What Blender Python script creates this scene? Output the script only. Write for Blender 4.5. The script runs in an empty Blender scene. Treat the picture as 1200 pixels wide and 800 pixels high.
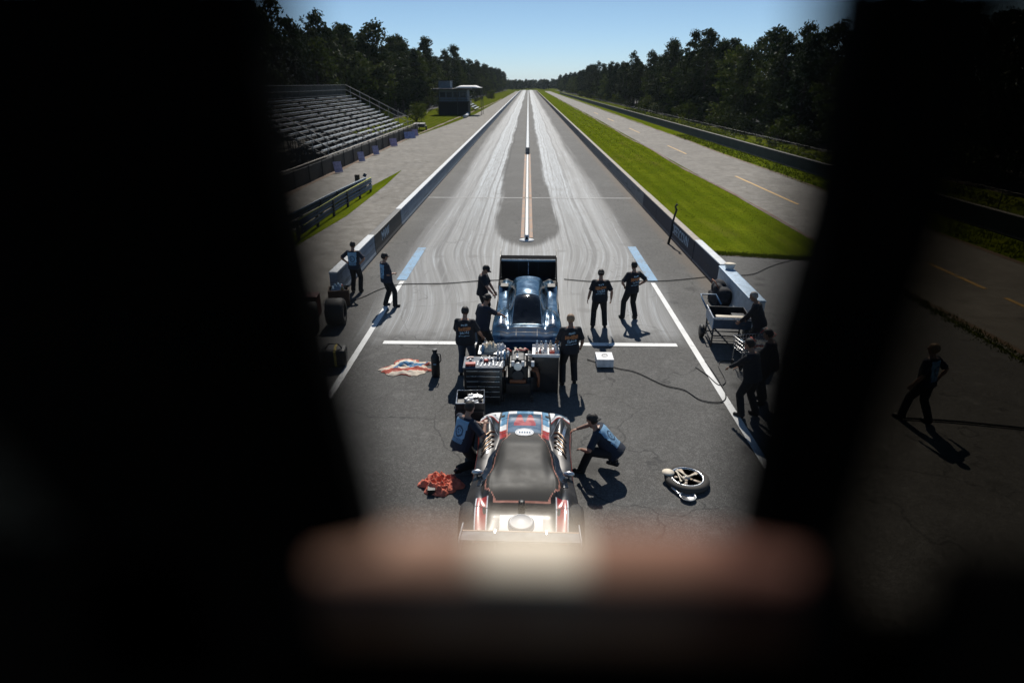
import bpy, bmesh, math, random
from mathutils import Vector, Matrix, noise as mnoise
from mathutils.bvhtree import BVHTree
R = math.radians
rnd = random.Random(7)
S = bpy.context.scene
COL = S.collection

# ------------------------------------------------------------------ camera
H = 6.65                                    # eye height of the photographer on the tower
F = 720.0                                   # focal length in photo pixels (photo 1200 x 800)
PITCH = math.atan(303 / F)
YAW = math.atan(19 * math.cos(PITCH) / F)
cam_d = bpy.data.cameras.new('camera')
cam = bpy.data.objects.new('camera', cam_d)
COL.objects.link(cam)
cam.location = (0, 0, H)
cam.rotation_euler = (math.pi / 2 - PITCH, 0, YAW)
cam_d.sensor_width = 36
cam_d.lens = 36 * F / 1200
cam_d.clip_start = 0.02
cam_d.clip_end = 9000
cam_d.dof.use_dof = True
cam_d.dof.focus_distance = 14.5
cam_d.dof.aperture_fstop = cam_d.lens / 21
S.camera = cam
CM = Matrix.Rotation(YAW, 3, 'Z') @ Matrix.Rotation(math.pi / 2 - PITCH, 3, 'X')

def ray(px, py):
    return CM @ Vector(((px - 600) / F, -(py - 400) / F, -1.0))
def G(px, py, z=0.0):                        # where the sight line through a photo pixel meets height z
    d = ray(px, py); t = (z - H) / d.z
    return Vector((d.x * t, d.y * t, z))
def AY(px, py, Y):                           # where it meets the vertical plane y = Y
    d = ray(px, py); t = Y / d.y
    return Vector((d.x * t, Y, H + d.z * t))

# ------------------------------------------------------------------ materials
MATS = {}
def srgb(r, g, b):
    f = lambda c: (c / 255 / 12.92) if c / 255 <= .04045 else ((c / 255 + .055) / 1.055) ** 2.4
    return (f(r), f(g), f(b))
class NT:
    def __init__(s, name):
        s.m = bpy.data.materials.new(name); s.m.use_nodes = True
        s.t = s.m.node_tree; s.t.nodes.clear()
        s.out = s.n('ShaderNodeOutputMaterial')
        s.b = s.n('ShaderNodeBsdfPrincipled'); s.l(s.b.outputs[0], s.out.inputs[0])
    def n(s, k, **kw):
        o = s.t.nodes.new(k)
        for a, v in kw.items(): setattr(o, a, v)
        return o
    def l(s, a, b): s.t.links.new(a, b)
    def val(s, sock, v):
        if hasattr(v, 'is_output') or hasattr(v, 'links'): s.l(v, sock)
        else: sock.default_value = v
    def math(s, op, a, b=0.0, c=None, clamp=False):
        o = s.n('ShaderNodeMath', operation=op, use_clamp=clamp)
        s.val(o.inputs[0], a); s.val(o.inputs[1], b)
        if c is not None: s.val(o.inputs[2], c)
        return o.outputs[0]
    def noise(s, vec, scale, detail=4, rough=.55, dist=0.0):
        o = s.n('ShaderNodeTexNoise'); o.inputs['Scale'].default_value = scale
        o.inputs['Detail'].default_value = detail; o.inputs['Roughness'].default_value = rough
        o.inputs['Distortion'].default_value = dist
        if vec is not None: s.l(vec, o.inputs['Vector'])
        return o.outputs['Fac']
    def ramp(s, v, lo, hi, a=0.0, b=1.0, smooth=True):
        o = s.n('ShaderNodeMapRange', interpolation_type='SMOOTHSTEP' if smooth else 'LINEAR')
        s.val(o.inputs[0], v)
        for i, q in zip((1, 2, 3, 4), (lo, hi, a, b)): o.inputs[i].default_value = q
        return o.outputs[0]
    def mix(s, fac, a, b, mode='MIX'):
        o = s.n('ShaderNodeMix', data_type='RGBA', blend_type=mode)
        s.val(o.inputs[0], fac)
        for i, q in ((6, a), (7, b)):
            if isinstance(q, tuple): o.inputs[i].default_value = (*q[:3], 1)
            else: s.l(q, o.inputs[i])
        return o.outputs[2]
    def pos(s, scale=(1, 1, 1)):
        g = s.n('ShaderNodeNewGeometry')
        m = s.n('ShaderNodeVectorMath', operation='MULTIPLY'); s.l(g.outputs['Position'], m.inputs[0]); m.inputs[1].default_value = scale
        return m.outputs[0]
    def obj(s, scale=(1, 1, 1)):
        g = s.n('ShaderNodeTexCoord')
        m = s.n('ShaderNodeVectorMath', operation='MULTIPLY'); s.l(g.outputs['Object'], m.inputs[0]); m.inputs[1].default_value = scale
        return m.outputs[0]
    def xyz(s):
        g = s.n('ShaderNodeNewGeometry'); q = s.n('ShaderNodeSeparateXYZ'); s.l(g.outputs['Position'], q.inputs[0])
        return q.outputs
    def bump(s, h, strength=.3, dist=.01):
        o = s.n('ShaderNodeBump'); o.inputs['Strength'].default_value = strength; o.inputs['Distance'].default_value = dist
        s.l(h, o.inputs['Height']); s.l(o.outputs[0], s.b.inputs['Normal'])
    def set(s, col=None, rough=None, metal=None, spec=None, coat=None):
        for k, v in (('Base Color', col), ('Roughness', rough), ('Metallic', metal), ('Specular IOR Level', spec), ('Coat Weight', coat)):
            if v is None: continue
            if k == 'Base Color' and isinstance(v, tuple): v = (*v[:3], 1)
            s.val(s.b.inputs[k], v)

def mat(name, col, rough=.6, metal=0.0, var=.25, scale=6, bump=.0, bscale=40, dist=.01, coat=0.0, spec=.5):
    """a plain surface with some unevenness of tone, gloss and relief"""
    if name in MATS: return MATS[name]
    t = NT(name)
    c = t.obj()
    n = t.noise(c, scale, 5)
    k = t.ramp(n, .3, .7, 1 - var, 1 + var, False)
    mx = t.n('ShaderNodeVectorMath', operation='SCALE'); mx.inputs[0].default_value = col[:3]; t.l(k, mx.inputs[3])
    t.l(mx.outputs[0], t.b.inputs['Base Color'])
    t.set(rough=t.ramp(n, .3, .7, max(.03, rough - .1), min(1, rough + .1), False), metal=metal, coat=coat, spec=spec)
    if bump: t.bump(t.noise(c, bscale, 4), bump, dist)
    MATS[name] = t.m
    return t.m

def asphalt(name, base, light, seed, cracks=True, tint=None):
    t = NT(name); p = t.pos(); 
    big = t.noise(p, .23 + seed * .03, 6, .6); mid = t.noise(p, 1.7, 5, .6); fine = t.noise(p, 55, 3, .7)
    c = t.mix(t.ramp(big, .35, .68), base, light)
    c = t.mix(t.ramp(mid, .35, .75, 0, .45), c, tuple(q * .72 for q in base))
    c = t.mix(t.ramp(fine, .46, .8, 0, .55), c, tuple(min(1, q * 2.3) for q in light))
    c = t.mix(t.ramp(fine, .5, .25, 0, .5), c, tuple(q * .4 for q in base))
    # oil spots
    v = t.n('ShaderNodeTexVoronoi'); t.l(p, v.inputs['Vector']); v.inputs['Scale'].default_value = .55
    c = t.mix(t.math('MULTIPLY', t.ramp(v.outputs['Distance'], .13, .05), .5), c, tuple(q * .35 for q in base))
    h = fine
    if cracks:
        w = t.n('ShaderNodeTexNoise'); w.inputs['Scale'].default_value = 1.1; w.inputs['Detail'].default_value = 6; t.l(p, w.inputs['Vector'])
        ad = t.n('ShaderNodeVectorMath', operation='ADD'); t.l(p, ad.inputs[0])
        sc = t.n('ShaderNodeVectorMath', operation='SCALE'); t.l(w.outputs['Color'], sc.inputs[0]); sc.inputs[3].default_value = 1.3; t.l(sc.outputs[0], ad.inputs[1])
        v2 = t.n('ShaderNodeTexVoronoi', feature='DISTANCE_TO_EDGE'); t.l(ad.outputs[0], v2.inputs['Vector']); v2.inputs['Scale'].default_value = .28
        cr = t.math('MULTIPLY', t.ramp(v2.outputs['Distance'], .006, .0015), t.ramp(t.noise(p, .5, 3), .44, .56))
        c = t.mix(t.math('MULTIPLY', cr, .75), c, tuple(q * .25 for q in base))
    t.set(col=c, rough=t.ramp(mid, .3, .7, .72, .92), spec=.35)
    t.bump(fine, .5, .006)
    return t.m

def grass_mat(name, a, b, c3, sc=1.0):
    t = NT(name); p = t.pos(); ps = t.pos((1.6, .12, 1))
    c = t.mix(t.ramp(t.noise(p, .35 * sc, 5, .6), .35, .68), a, b)
    c = t.mix(t.ramp(t.noise(ps, 1.0, 4), .45, .7, 0, .55), c, c3)
    c = t.mix(t.ramp(t.noise(p, 4.5, 5, .7), .42, .72, 0, .4), c, tuple(q * .5 for q in a))
    c = t.mix(t.ramp(t.noise(p, 26, 3, .7), .5, .75, 0, .6), c, tuple(min(1, q * 1.7) for q in b))
    c = t.mix(t.math('MULTIPLY', t.ramp(t.noise(t.pos((.5, .09, 1)), 1.0, 4, .6), .56, .72), .55), c, (.135, .115, .030))
    c = t.mix(t.ramp(t.math('SINE', t.math('MULTIPLY', t.xyz()[0], 5.2)), -.2, .6, 0, .28), c, tuple(q * .6 for q in a))
    t.set(col=c, rough=1.0, spec=0.0)
    t.bump(t.noise(p, 9, 6, .75), .5, .08)
    return t.m

def strip_mat():
    """drag strip: pale dried traction compound and painted sky sheen in each lane, streaked along the track, dark tyre lines, bare centre"""
    t = NT('drag strip asphalt'); p = t.pos(); x, y, z = t.xyz()
    ax = t.math('ABSOLUTE', x)
    big = t.noise(p, .25, 6, .6); fine = t.noise(p, 55, 3, .7); mid = t.noise(p, 1.6, 6, .65)
    wob = t.math('MULTIPLY', t.math('SUBTRACT', t.noise(t.pos((.2, .028, 0)), 1.0, 2), .5), .9)
    bend = t.math('MULTIPLY', t.math('MULTIPLY', t.math('SIGN', x), t.ramp(y, 26.5, 17)), t.math('MULTIPLY', t.ramp(t.math('ABSOLUTE', x), .6, 2.2), 1.35))
    xs = t.math('ADD', t.math('ADD', x, wob), bend); axs = t.math('ABSOLUTE', xs)
    cmb = t.n('ShaderNodeCombineXYZ'); t.l(xs, cmb.inputs[0]); t.l(t.math('MULTIPLY', y, .012), cmb.inputs[1])
    streak = t.noise(cmb.outputs[0], 3.4, 6, .75); streak2 = t.noise(cmb.outputs[0], 11, 4, .7)
    base = t.mix(t.ramp(big, .35, .68), (.066, .064, .060), (.104, .102, .096))
    base = t.mix(t.ramp(mid, .34, .72, .5, 0), base, (.048, .046, .043))
    base = t.mix(t.ramp(t.noise(p, 9, 5, .7), .45, .75, 0, .45), base, (.17, .165, .155))
    base = t.mix(t.ramp(fine, .46, .8, 0, .65), base, (.30, .295, .285))
    base = t.mix(t.ramp(fine, .5, .25, 0, .5), base, (.035, .034, .033))
    off = t.math('MULTIPLY', t.ramp(y, 27, 62), .4)
    axs = t.math('ABSOLUTE', t.math('ADD', t.math('ADD', x, wob), off)); ax0 = ax; ax = t.math('ABSOLUTE', t.math('ADD', x, off))
    cmb3 = t.n('ShaderNodeCombineXYZ'); t.l(xs, cmb3.inputs[0]); t.l(t.math('MULTIPLY', y, .02), cmb3.inputs[1]); cmb3.inputs[2].default_value = 3
    streak3 = t.noise(cmb3.outputs[0], 24, 3, .7)
    # bare tongue round the centre line, rounded off at y = 26.5
    ey = t.math('DIVIDE', t.math('MINIMUM', t.math('SUBTRACT', y, 31.5), 0.0), 5.0)
    ex = t.math('DIVIDE', t.math('ADD', axs, t.math('MULTIPLY', t.math('SUBTRACT', t.math('ADD', t.math('MULTIPLY', streak, .6), t.math('MULTIPLY', t.noise(t.pos((1.2, .25, 0)), 1.0, 3), .4)), .5), 1.3)), 1.62)
    el = t.math('ADD', t.math('MULTIPLY', ex, ex), t.math('MULTIPLY', ey, ey))
    out = t.ramp(el, .78, 1.2)
    edge = t.ramp(t.math('ADD', axs, t.math('MULTIPLY', t.math('SUBTRACT', streak, .5), 1.6)), 5.1, 4.1)
    start = t.ramp(t.math('ADD', y, t.math('MULTIPLY', t.math('SUBTRACT', mid, .5), 2.2)), 15.0, 17.2)
    lane = t.math('MULTIPLY', t.math('MULTIPLY', out, edge), start)
    pale = t.mix(t.ramp(streak, .36, .66), (.080, .081, .081), (.225, .232, .236))
    pale = t.mix(t.ramp(t.noise(p, .7, 6, .7), .35, .7, 0, .45), pale, (.13, .13, .126))
    pale = t.mix(t.ramp(streak2, .5, .72, 0, .7), pale, (.40, .435, .465))
    pale = t.mix(t.ramp(mid, .5, .8, 0, .35), pale, (.17, .168, .16))
    inner = t.math('MULTIPLY', t.math('MULTIPLY', t.ramp(axs, 1.35, 1.6), t.ramp(axs, 3.4, 3.0)), t.ramp(y, 24, 48))
    pale = t.mix(t.math('MULTIPLY', inner, t.ramp(streak3, .38, .62, .1, .85)), pale, (.42, .47, .51))  # bluish sky sheen painted into the lane colour further down the track
    pale = t.mix(t.ramp(streak3, .48, .30, 0, .6), pale, (.09, .09, .09))
    c = t.mix(t.math('MULTIPLY', lane, .92), base, pale)
    # rubber lines laid by the tyres
    def line(c0, w, seed, s0):
        d = t.math('ABSOLUTE', t.math('SUBTRACT', t.math('ADD', xs, t.math('MULTIPLY', t.math('SUBTRACT', t.noise(t.pos((0, .05, 0)), 1.0, 2), .5), .35 * math.sin(seed * 5))), c0))
        k = t.math('MULTIPLY', t.ramp(d, w, w * .35), t.ramp(t.noise(t.pos((1.5, .05, 1)), 2.0 + seed * .1, 4, .7), .34, .56, .35, 1))
        return t.math('MULTIPLY', k, t.ramp(y, s0, s0 + 5))
    for c0, w, sd, s0, am in ((-3.68, .17, 6.4, 16, .9), (-2.45, .10, 3.1, 17, .8), (-2.8, .32, 1.7, 18, .4), (-3.1, .07, 7.7, 21, .7), (-4.4, .2, 2.2, 18, .3), (-2.05, .07, 8.3, 17, .85), (-1.75, .12, 4.6, 22, .4),
                              (2.88, .16, 5.3, 16, .9), (1.95, .08, 8.9, 17, .8), (2.3, .34, 2.7, 18, .4), (3.42, .11, 4.1, 20, .6), (1.62, .06, 9.1, 24, .6), (4.1, .28, 1.2, 18, .35), (2.6, .06, 6.9, 17, .7)):
        c = t.mix(t.math('MULTIPLY', line(c0, w, sd, s0), am), c, (.020, .021, .023))
    # brown dust by the walls
    dust = t.math('MULTIPLY', t.ramp(t.math('ADD', ax0, t.math('MULTIPLY', mid, .5)), 6.25, 6.75), t.ramp(ax0, 7.1, 6.8)); dust = t.math('MULTIPLY', dust, t.ramp(y, 17, 22))
    c = t.mix(t.math('MULTIPLY', dust, .6), c, (.13, .10, .075))
    # tread scallops of an off-line tyre in the right lane
    sc = t.math('SINE', t.math('MULTIPLY', y, 9.0))
    scm = t.math('MULTIPLY', t.ramp(t.math('ABSOLUTE', t.math('SUBTRACT', x, t.math('ADD', 2.75, t.math('MULTIPLY', t.math('SUBTRACT', y, 20), .02)))), .3, .2), t.ramp(sc, .35, .8))
    scm = t.math('MULTIPLY', scm, t.math('MULTIPLY', t.ramp(y, 15.5, 18), t.ramp(y, 31, 27)))
    c = t.mix(t.math('MULTIPLY', scm, t.ramp(t.noise(p, 5, 3), .4, .6, 0, .55)), c, (.07, .068, .066))
    # cracks behind the start line
    w = t.n('ShaderNodeTexNoise'); w.inputs['Scale'].default_value = 1.1; w.inputs['Detail'].default_value = 6; t.l(p, w.inputs['Vector'])
    ad = t.n('ShaderNodeVectorMath', operation='ADD'); t.l(p, ad.inputs[0])
    sc2 = t.n('ShaderNodeVectorMath', operation='SCALE'); t.l(w.outputs['Color'], sc2.inputs[0]); sc2.inputs[3].default_value = 1.3; t.l(sc2.outputs[0], ad.inputs[1])
    v2 = t.n('ShaderNodeTexVoronoi', feature='DISTANCE_TO_EDGE'); t.l(ad.outputs[0], v2.inputs['Vector']); v2.inputs['Scale'].default_value = .3
    cr = t.math('MULTIPLY', t.ramp(v2.outputs['Distance'], .008, .002), t.ramp(t.noise(p, .5, 3), .40, .50))
    c = t.mix(t.math('MULTIPLY', cr, .7), c, (.03, .03, .03))
    v = t.n('ShaderNodeTexVoronoi'); t.l(p, v.inputs['Vector']); v.inputs['Scale'].default_value = .6
    st_ = t.math('ADD', v.outputs['Distance'], t.math('MULTIPLY', t.math('SUBTRACT', mid, .5), .35))
    c = t.mix(t.math('MULTIPLY', t.math('MULTIPLY', t.ramp(st_, .20, .06), t.ramp(y, 34, 24)), .6), c, (.028, .027, .026))
    c = t.mix(t.math('MULTIPLY', t.math('MULTIPLY', t.ramp(t.noise(p, .9, 5, .7), .58, .70), t.ramp(y, 17, 14)), .45), c, (.20, .195, .185))
    t.set(col=c, rough=t.math('SUBTRACT', .82, t.math('MULTIPLY', lane, .28)), spec=.3)
    t.bump(fine, .4, .006)
    return t.m

def worn_paint(name, col, under, cover=.62):
    t = NT(name); p = t.pos()
    n = t.math('ADD', t.math('MULTIPLY', t.noise(p, 14, 6, .75), .6), t.math('MULTIPLY', t.noise(p, 1.3, 5, .65), .4))
    c = t.mix(t.ramp(n, cover - .11, cover + .0), col, under)
    c = t.mix(t.ramp(t.noise(p, 2.2, 5), .4, .75, 0, .35), c, tuple(q * .6 for q in col))
    t.set(col=c, rough=.7)
    return t.m

# ------------------------------------------------------------------ mesh helpers
class MB:
    def __init__(s): s.v = []; s.f = []; s.k = []; s.mi = 0
    def add(s, vs, fs, mi=None):
        o = len(s.v); s.v += [tuple(q) for q in vs]
        for f in fs: s.f.append(tuple(i + o for i in f)); s.k.append(s.mi if mi is None else mi)
        return s
    def box(s, c, d, rz=0.0, mi=None, M=None):
        x, y, z = (q / 2 for q in d)
        vs = [Vector((a * x, b * y, e * z)) for e in (-1, 1) for a, b in ((-1, -1), (1, -1), (1, 1), (-1, 1))]
        m = Matrix.Translation(c) @ Matrix.Rotation(rz, 4, 'Z')
        if M is not None: m = Matrix.Translation(c) @ M.to_4x4()
        return s.add([m @ q for q in vs], [(3, 2, 1, 0), (4, 5, 6, 7), (0, 1, 5, 4), (1, 2, 6, 5), (2, 3, 7, 6), (3, 0, 4, 7)], mi)
    def hexa(s, b, t, mi=None):                         # four bottom corners and four top corners
        return s.add(list(b) + list(t), [(3, 2, 1, 0), (4, 5, 6, 7), (0, 1, 5, 4), (1, 2, 6, 5), (2, 3, 7, 6), (3, 0, 4, 7)], mi)
    def prism(s, poly, d, mi=None):                     # polygon pushed along vector d
        n = len(poly); d = Vector(d); a = [Vector(q) for q in poly]
        return s.add(a + [q + d for q in a], [tuple(range(n))[::-1], tuple(range(n, 2 * n))] + [(i, (i + 1) % n, n + (i + 1) % n, n + i) for i in range(n)], mi)
    def tube(s, pts, rad, n=8, mi=None, flat=None, caps=True):
        pts = [Vector(p) for p in pts]
        if not isinstance(rad, (list, tuple)): rad = [rad] * len(pts)
        vs = []; fs = []; prev = None
        for i, p in enumerate(pts):
            a = pts[max(0, i - 1)]; b = pts[min(len(pts) - 1, i + 1)]
            t = (b - a).normalized() if (b - a).length > 1e-9 else Vector((0, 0, 1))
            if prev is None:
                u = t.cross(Vector((0, 0, 1)))
                if u.length < .05: u = t.cross(Vector((0, 1, 0)))
                u.normalize()
            else: u = (prev - t * prev.dot(t)).normalized()
            prev = u; w = t.cross(u)
            r = rad[i]; ra, rb = r if isinstance(r, tuple) else (r, r)
            for k in range(n):
                q = 2 * math.pi * k / n
                vs.append(p + u * (math.cos(q) * ra) + w * (math.sin(q) * rb))
        for i in range(len(pts) - 1):
            for k in range(n):
                fs.append((i * n + k, i * n + (k + 1) % n, (i + 1) * n + (k + 1) % n, (i + 1) * n + k))
        if caps: fs += [tuple(range(n))[::-1], tuple(range((len(pts) - 1) * n, len(pts) * n))]
        return s.add(vs, fs, mi)
    def lathe(s, prof, n=24, M=None, mi=None):          # (radius, height) pairs turned about local z
        M = M or Matrix.Identity(4); vs = []; fs = []
        for r, z in prof:
            for k in range(n):
                q = 2 * math.pi * k / n; vs.append(M @ Vector((r * math.cos(q), r * math.sin(q), z)))
        for i in range(len(prof) - 1):
            for k in range(n): fs.append((i * n + k, i * n + (k + 1) % n, (i + 1) * n + (k + 1) % n, (i + 1) * n + k))
        if prof[0][0] > 1e-6: fs.append(tuple(range(n))[::-1])
        if prof[-1][0] > 1e-6: fs.append(tuple(range((len(prof) - 1) * n, len(prof) * n)))
        return s.add(vs, fs, mi)
    def ell(s, c, r, M=None, nu=14, nv=9, mi=None):
        M = M or Matrix.Identity(3); vs = []; fs = []
        for j in range(nv + 1):
            th = math.pi * (j + 0.0) / nv
            for i in range(nu):
                ph = 2 * math.pi * i / nu
                vs.append(Vector(c) + M @ Vector((r[0] * math.sin(th) * math.cos(ph), r[1] * math.sin(th) * math.sin(ph), r[2] * math.cos(th))))
        for j in range(nv):
            for i in range(nu): fs.append((j * nu + i, (j + 1) * nu + i, (j + 1) * nu + (i + 1) % nu, j * nu + (i + 1) % nu))
        return s.add(vs, fs, mi)
    def grid(s, fn, nu, nv, mi=None, keep=None):
        vs = [fn(i / nu, j / nv) for j in range(nv + 1) for i in range(nu + 1)]; fs = []; 
        o = len(s.v); s.v += [tuple(q) for q in vs]
        for j in range(nv):
            for i in range(nu):
                u, v = (i + .5) / nu, (j + .5) / nv
                m = mi(u, v) if callable(mi) else (s.mi if mi is None else mi)
                if m is None: continue
                s.f.append((o + j * (nu + 1) + i, o + j * (nu + 1) + i + 1, o + (j + 1) * (nu + 1) + i + 1, o + (j + 1) * (nu + 1) + i)); s.k.append(m)
        return s
    def mesh(s, name, mats=None):
        me = bpy.data.meshes.new(name); me.from_pydata(s.v, [], s.f)
        for m in (mats if isinstance(mats, (list, tuple)) else [mats]):
            if m: me.materials.append(m)
        me.polygons.foreach_set('material_index', s.k); me.update()
        return me
    def build(s, name, mats, parent=None, smooth=False, bevel=0.0, weld=True, loc=None):
        me = s.mesh(name, mats)
        if weld:
            bm = bmesh.new(); bm.from_mesh(me)
            bmesh.ops.remove_doubles(bm, verts=bm.verts, dist=1e-5)
            bmesh.ops.recalc_face_normals(bm, faces=bm.faces); bm.to_mesh(me); bm.free()
        if smooth: me.polygons.foreach_set('use_smooth', [True] * len(me.polygons))
        o = bpy.data.objects.new(name, me); COL.objects.link(o)
        if parent is not None: o.parent = parent
        if loc is not None: o.location = loc
        if bevel:
            b = o.modifiers.new('edge', 'BEVEL'); b.width = bevel; b.segments = 2; b.limit_method = 'ANGLE'; b.angle_limit = R(40)
        return o

def tag(o, label=None, cat=None, group=None, kind=None):
    if label: o['label'] = label
    if cat: o['category'] = cat
    if group: o['group'] = group
    if kind: o['kind'] = kind
    return o
def empty(name, loc=(0, 0, 0), rz=0.0, label=None, cat=None, group=None):
    o = bpy.data.objects.new(name, None); COL.objects.link(o)
    o.location = loc; o.rotation_euler = (0, 0, rz); o.empty_display_size = .2
    return tag(o, label, cat, group)
def kids(o): return [c for c in ALLKIDS.get(o.name, [])] if False else list(o.children)
def copy_tree(o, parent=None):
    c = o.copy(); COL.objects.link(c); c.parent = parent
    for ch in kids(o): copy_tree(ch, c)
    return c
def sheet(name, pts, z, m):
    mb = MB(); mb.add([(x, y, z) for x, y in pts], [tuple(range(len(pts)))])
    o = mb.build(name, m, weld=False)
    if o.data.polygons[0].normal.z < 0: o.data.flip_normals()
    return tag(o, kind='structure')
DG = lambda: bpy.context.evaluated_depsgraph_get()
def baked(mb, name, mats, parent, voxel, smooth=2, keep=None):
    """fuse overlapping volumes of mb into one continuous skin"""
    me = mb.mesh('raw', None); o = bpy.data.objects.new('raw', me); COL.objects.link(o)
    r = o.modifiers.new('r', 'REMESH'); r.mode = 'VOXEL'; r.voxel_size = voxel
    if smooth:
        q = o.modifiers.new('s', 'SMOOTH'); q.factor = .5; q.iterations = smooth
    bpy.context.view_layer.update()
    out = bpy.data.meshes.new_from_object(o.evaluated_get(DG()))
    bpy.data.objects.remove(o); bpy.data.meshes.remove(me)
    out.name = name; out.materials.clear()
    for m in (mats if isinstance(mats, (list, tuple)) else [mats]): out.materials.append(m)
    out.polygons.foreach_set('use_smooth', [True] * len(out.polygons))
    ob = bpy.data.objects.new(name, out); COL.objects.link(ob)
    if parent is not None: ob.parent = parent
    return ob
def text_mesh(body, name, size, depth, m, M, parent=None, sx=1.0, shear=0.0, bold=.0):
    cu = bpy.data.curves.new('t', 'FONT'); cu.body = body; cu.size = size; cu.extrude = depth; cu.align_x = 'CENTER'; cu.align_y = 'CENTER'
    cu.offset = bold; cu.shear = shear
    o = bpy.data.objects.new('t', cu); COL.objects.link(o); bpy.context.view_layer.update()
    me = bpy.data.meshes.new_from_object(o.evaluated_get(DG())); bpy.data.objects.remove(o)
    me.materials.clear(); me.materials.append(m)
    me.transform(M @ Matrix.Diagonal((sx, 1, 1, 1)))
    ob = bpy.data.objects.new(name, me); COL.objects.link(ob)
    if parent is not None: ob.parent = parent
    return ob

# ------------------------------------------------------------------ the setting
M_grass = grass_mat('mown grass', (.085, .115, .006), (.125, .150, .010), (.070, .098, .006))
M_rough = grass_mat('rough verge grass', (.070, .092, .008), (.110, .122, .014), (.055, .07, .008), .7)
M_apron = asphalt('apron asphalt', (.082, .08, .075), (.125, .122, .115), 1)
M_road = asphalt('return road asphalt', (.145, .132, .112), (.195, .178, .152), 2)
M_side = asphalt('side road asphalt', (.130, .118, .100), (.175, .160, .136), 3)
M_strip = strip_mat()
M_white = worn_paint('white road paint', (.78, .78, .76), (.16, .155, .15), .66)
M_yellow = worn_paint('yellow road paint', (.62, .36, .09), (.16, .15, .13), .62)
M_orange = worn_paint('faded orange paint', (.34, .17, .08), (.16, .15, .14), .58)
M_bluepaint = worn_paint('pale blue paint', (.17, .34, .52), (.15, .16, .17), .6)
M_dirt = asphalt('brown dirt', (.12, .075, .045), (.17, .11, .07), 4, False)

sheet('ground', [(-3500, -400), (3500, -400), (3500, 5200), (-3500, 5200)], 0, M_rough)
tag(bpy.data.objects['ground'], kind='structure')
sheet('lawn', [(7.0, 25.6)] + [(7.0 + i * .3, 25.6 - i * .07 + .14 * mnoise.noise((i * .9, 2, 1))) for i in range(1, 20)] + [(13.0 + min(.4, y * .004) + .26 * mnoise.noise((1, y * .45, 3)) + .12 * mnoise.noise((1, y * 1.7, 5)), y) for y in [24.2 + .8 * k for k in range(170)]] + [(12.6, 560), (6.9, 560)], .006, M_grass)
sheet('grass_verge', [(19.6, 9), (22.6, 9), (22.6, 560), (19.0, 560), (19.9, 60)], .006, M_grass)
sheet('pit_apron', [(-45, -30), (12.85, -30), (12.85, 12), (12.9, 24.2), (7.0, 25.6), (6.4, 26), (-6.2, 30), (-7.2, 33), (-15.2, 33), (-45, 33)], .004, M_strip)
sheet('forest_floor', [(31.2, 20), (120, 20), (120, 640), (25.5, 640)], .008, mat('forest floor litter', (.022, .018, .010), .95, var=.5, scale=.8))
sheet('forest_floor', [(-28.0, 20), (-120, 20), (-120, 640), (-19.5, 640)], .008, MATS['forest floor litter'])
sheet('stand_shade_ground', [(-27.9, 34), (-15.6, 34), (-15.6, 92), (-27.9, 92)], .009, mat('shade dark dirt', (.030, .024, .016), .95, var=.5, scale=1.2))  # dark sheet puts the shade under the stand into the ground colour
sheet('return_road', [(12.85, -30), (20.2, -30), (19.6, 30), (19.9, 60), (19.6, 120), (18.3, 560), (13.6, 560), (13.7, 120), (13.3, 40), (13.0, 25)], .009, M_road)
sheet('side_road', [(-15.3, 18), (-6.7, 18), (-6.7, 560), (-10.2, 560), (-11.4, 250), (-12.0, 150), (-13.5, 115), (-15.2, 85), (-15.5, 40)], .010, M_side)
sheet('drag_strip', [(-6.7, -25.0), (6.9, -25.0), (6.9, 640), (-6.7, 640)], .008, M_strip)
def strip_edge(name, pts, w, z, m):
    n = len(pts); L = []; Rr = []
    for i, p in enumerate(pts):
        a = Vector(pts[max(0, i - 1)]); b = Vector(pts[min(n - 1, i + 1)]); t = (b - a).normalized(); q = Vector((-t.y, t.x))
        k = w * (0.55 + .9 * mnoise.noise((p[0] * .7, p[1] * .4, 3.3)) ** 2 + .25 * math.sin(i * 2.1))
        L.append(Vector(p) + q * k); Rr.append(Vector(p) - q * k)
    mb = MB(); vs = [(p.x, p.y, z) for p in L] + [(p.x, p.y, z) for p in Rr]
    mb.add(vs, [(i, n + i, n + i + 1, i + 1) for i in range(n - 1)])
    return tag(mb.build(name, m, weld=False), kind='structure')
strip_edge('dirt_path', [(-15.5 + (max(0, y - 85) * .022 if y < 250 else 3.63), y) for y in range(24, 300, 4)], .35, .016, M_dirt)
strip_edge('dirt_path', [(13.25 + .15 * math.sin(y * .2), y) for y in range(14, 300, 3)], .16, .017, M_dirt)
strip_edge('dirt_path', [(19.85 + .12 * math.sin(y * .17), y) for y in range(14, 300, 3)], .22, .017, M_dirt)
strip_edge('dirt_path', [(7.0 + i * .43, 25.6 - i * .1) for i in range(14)], .12, .017, M_dirt)

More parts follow.
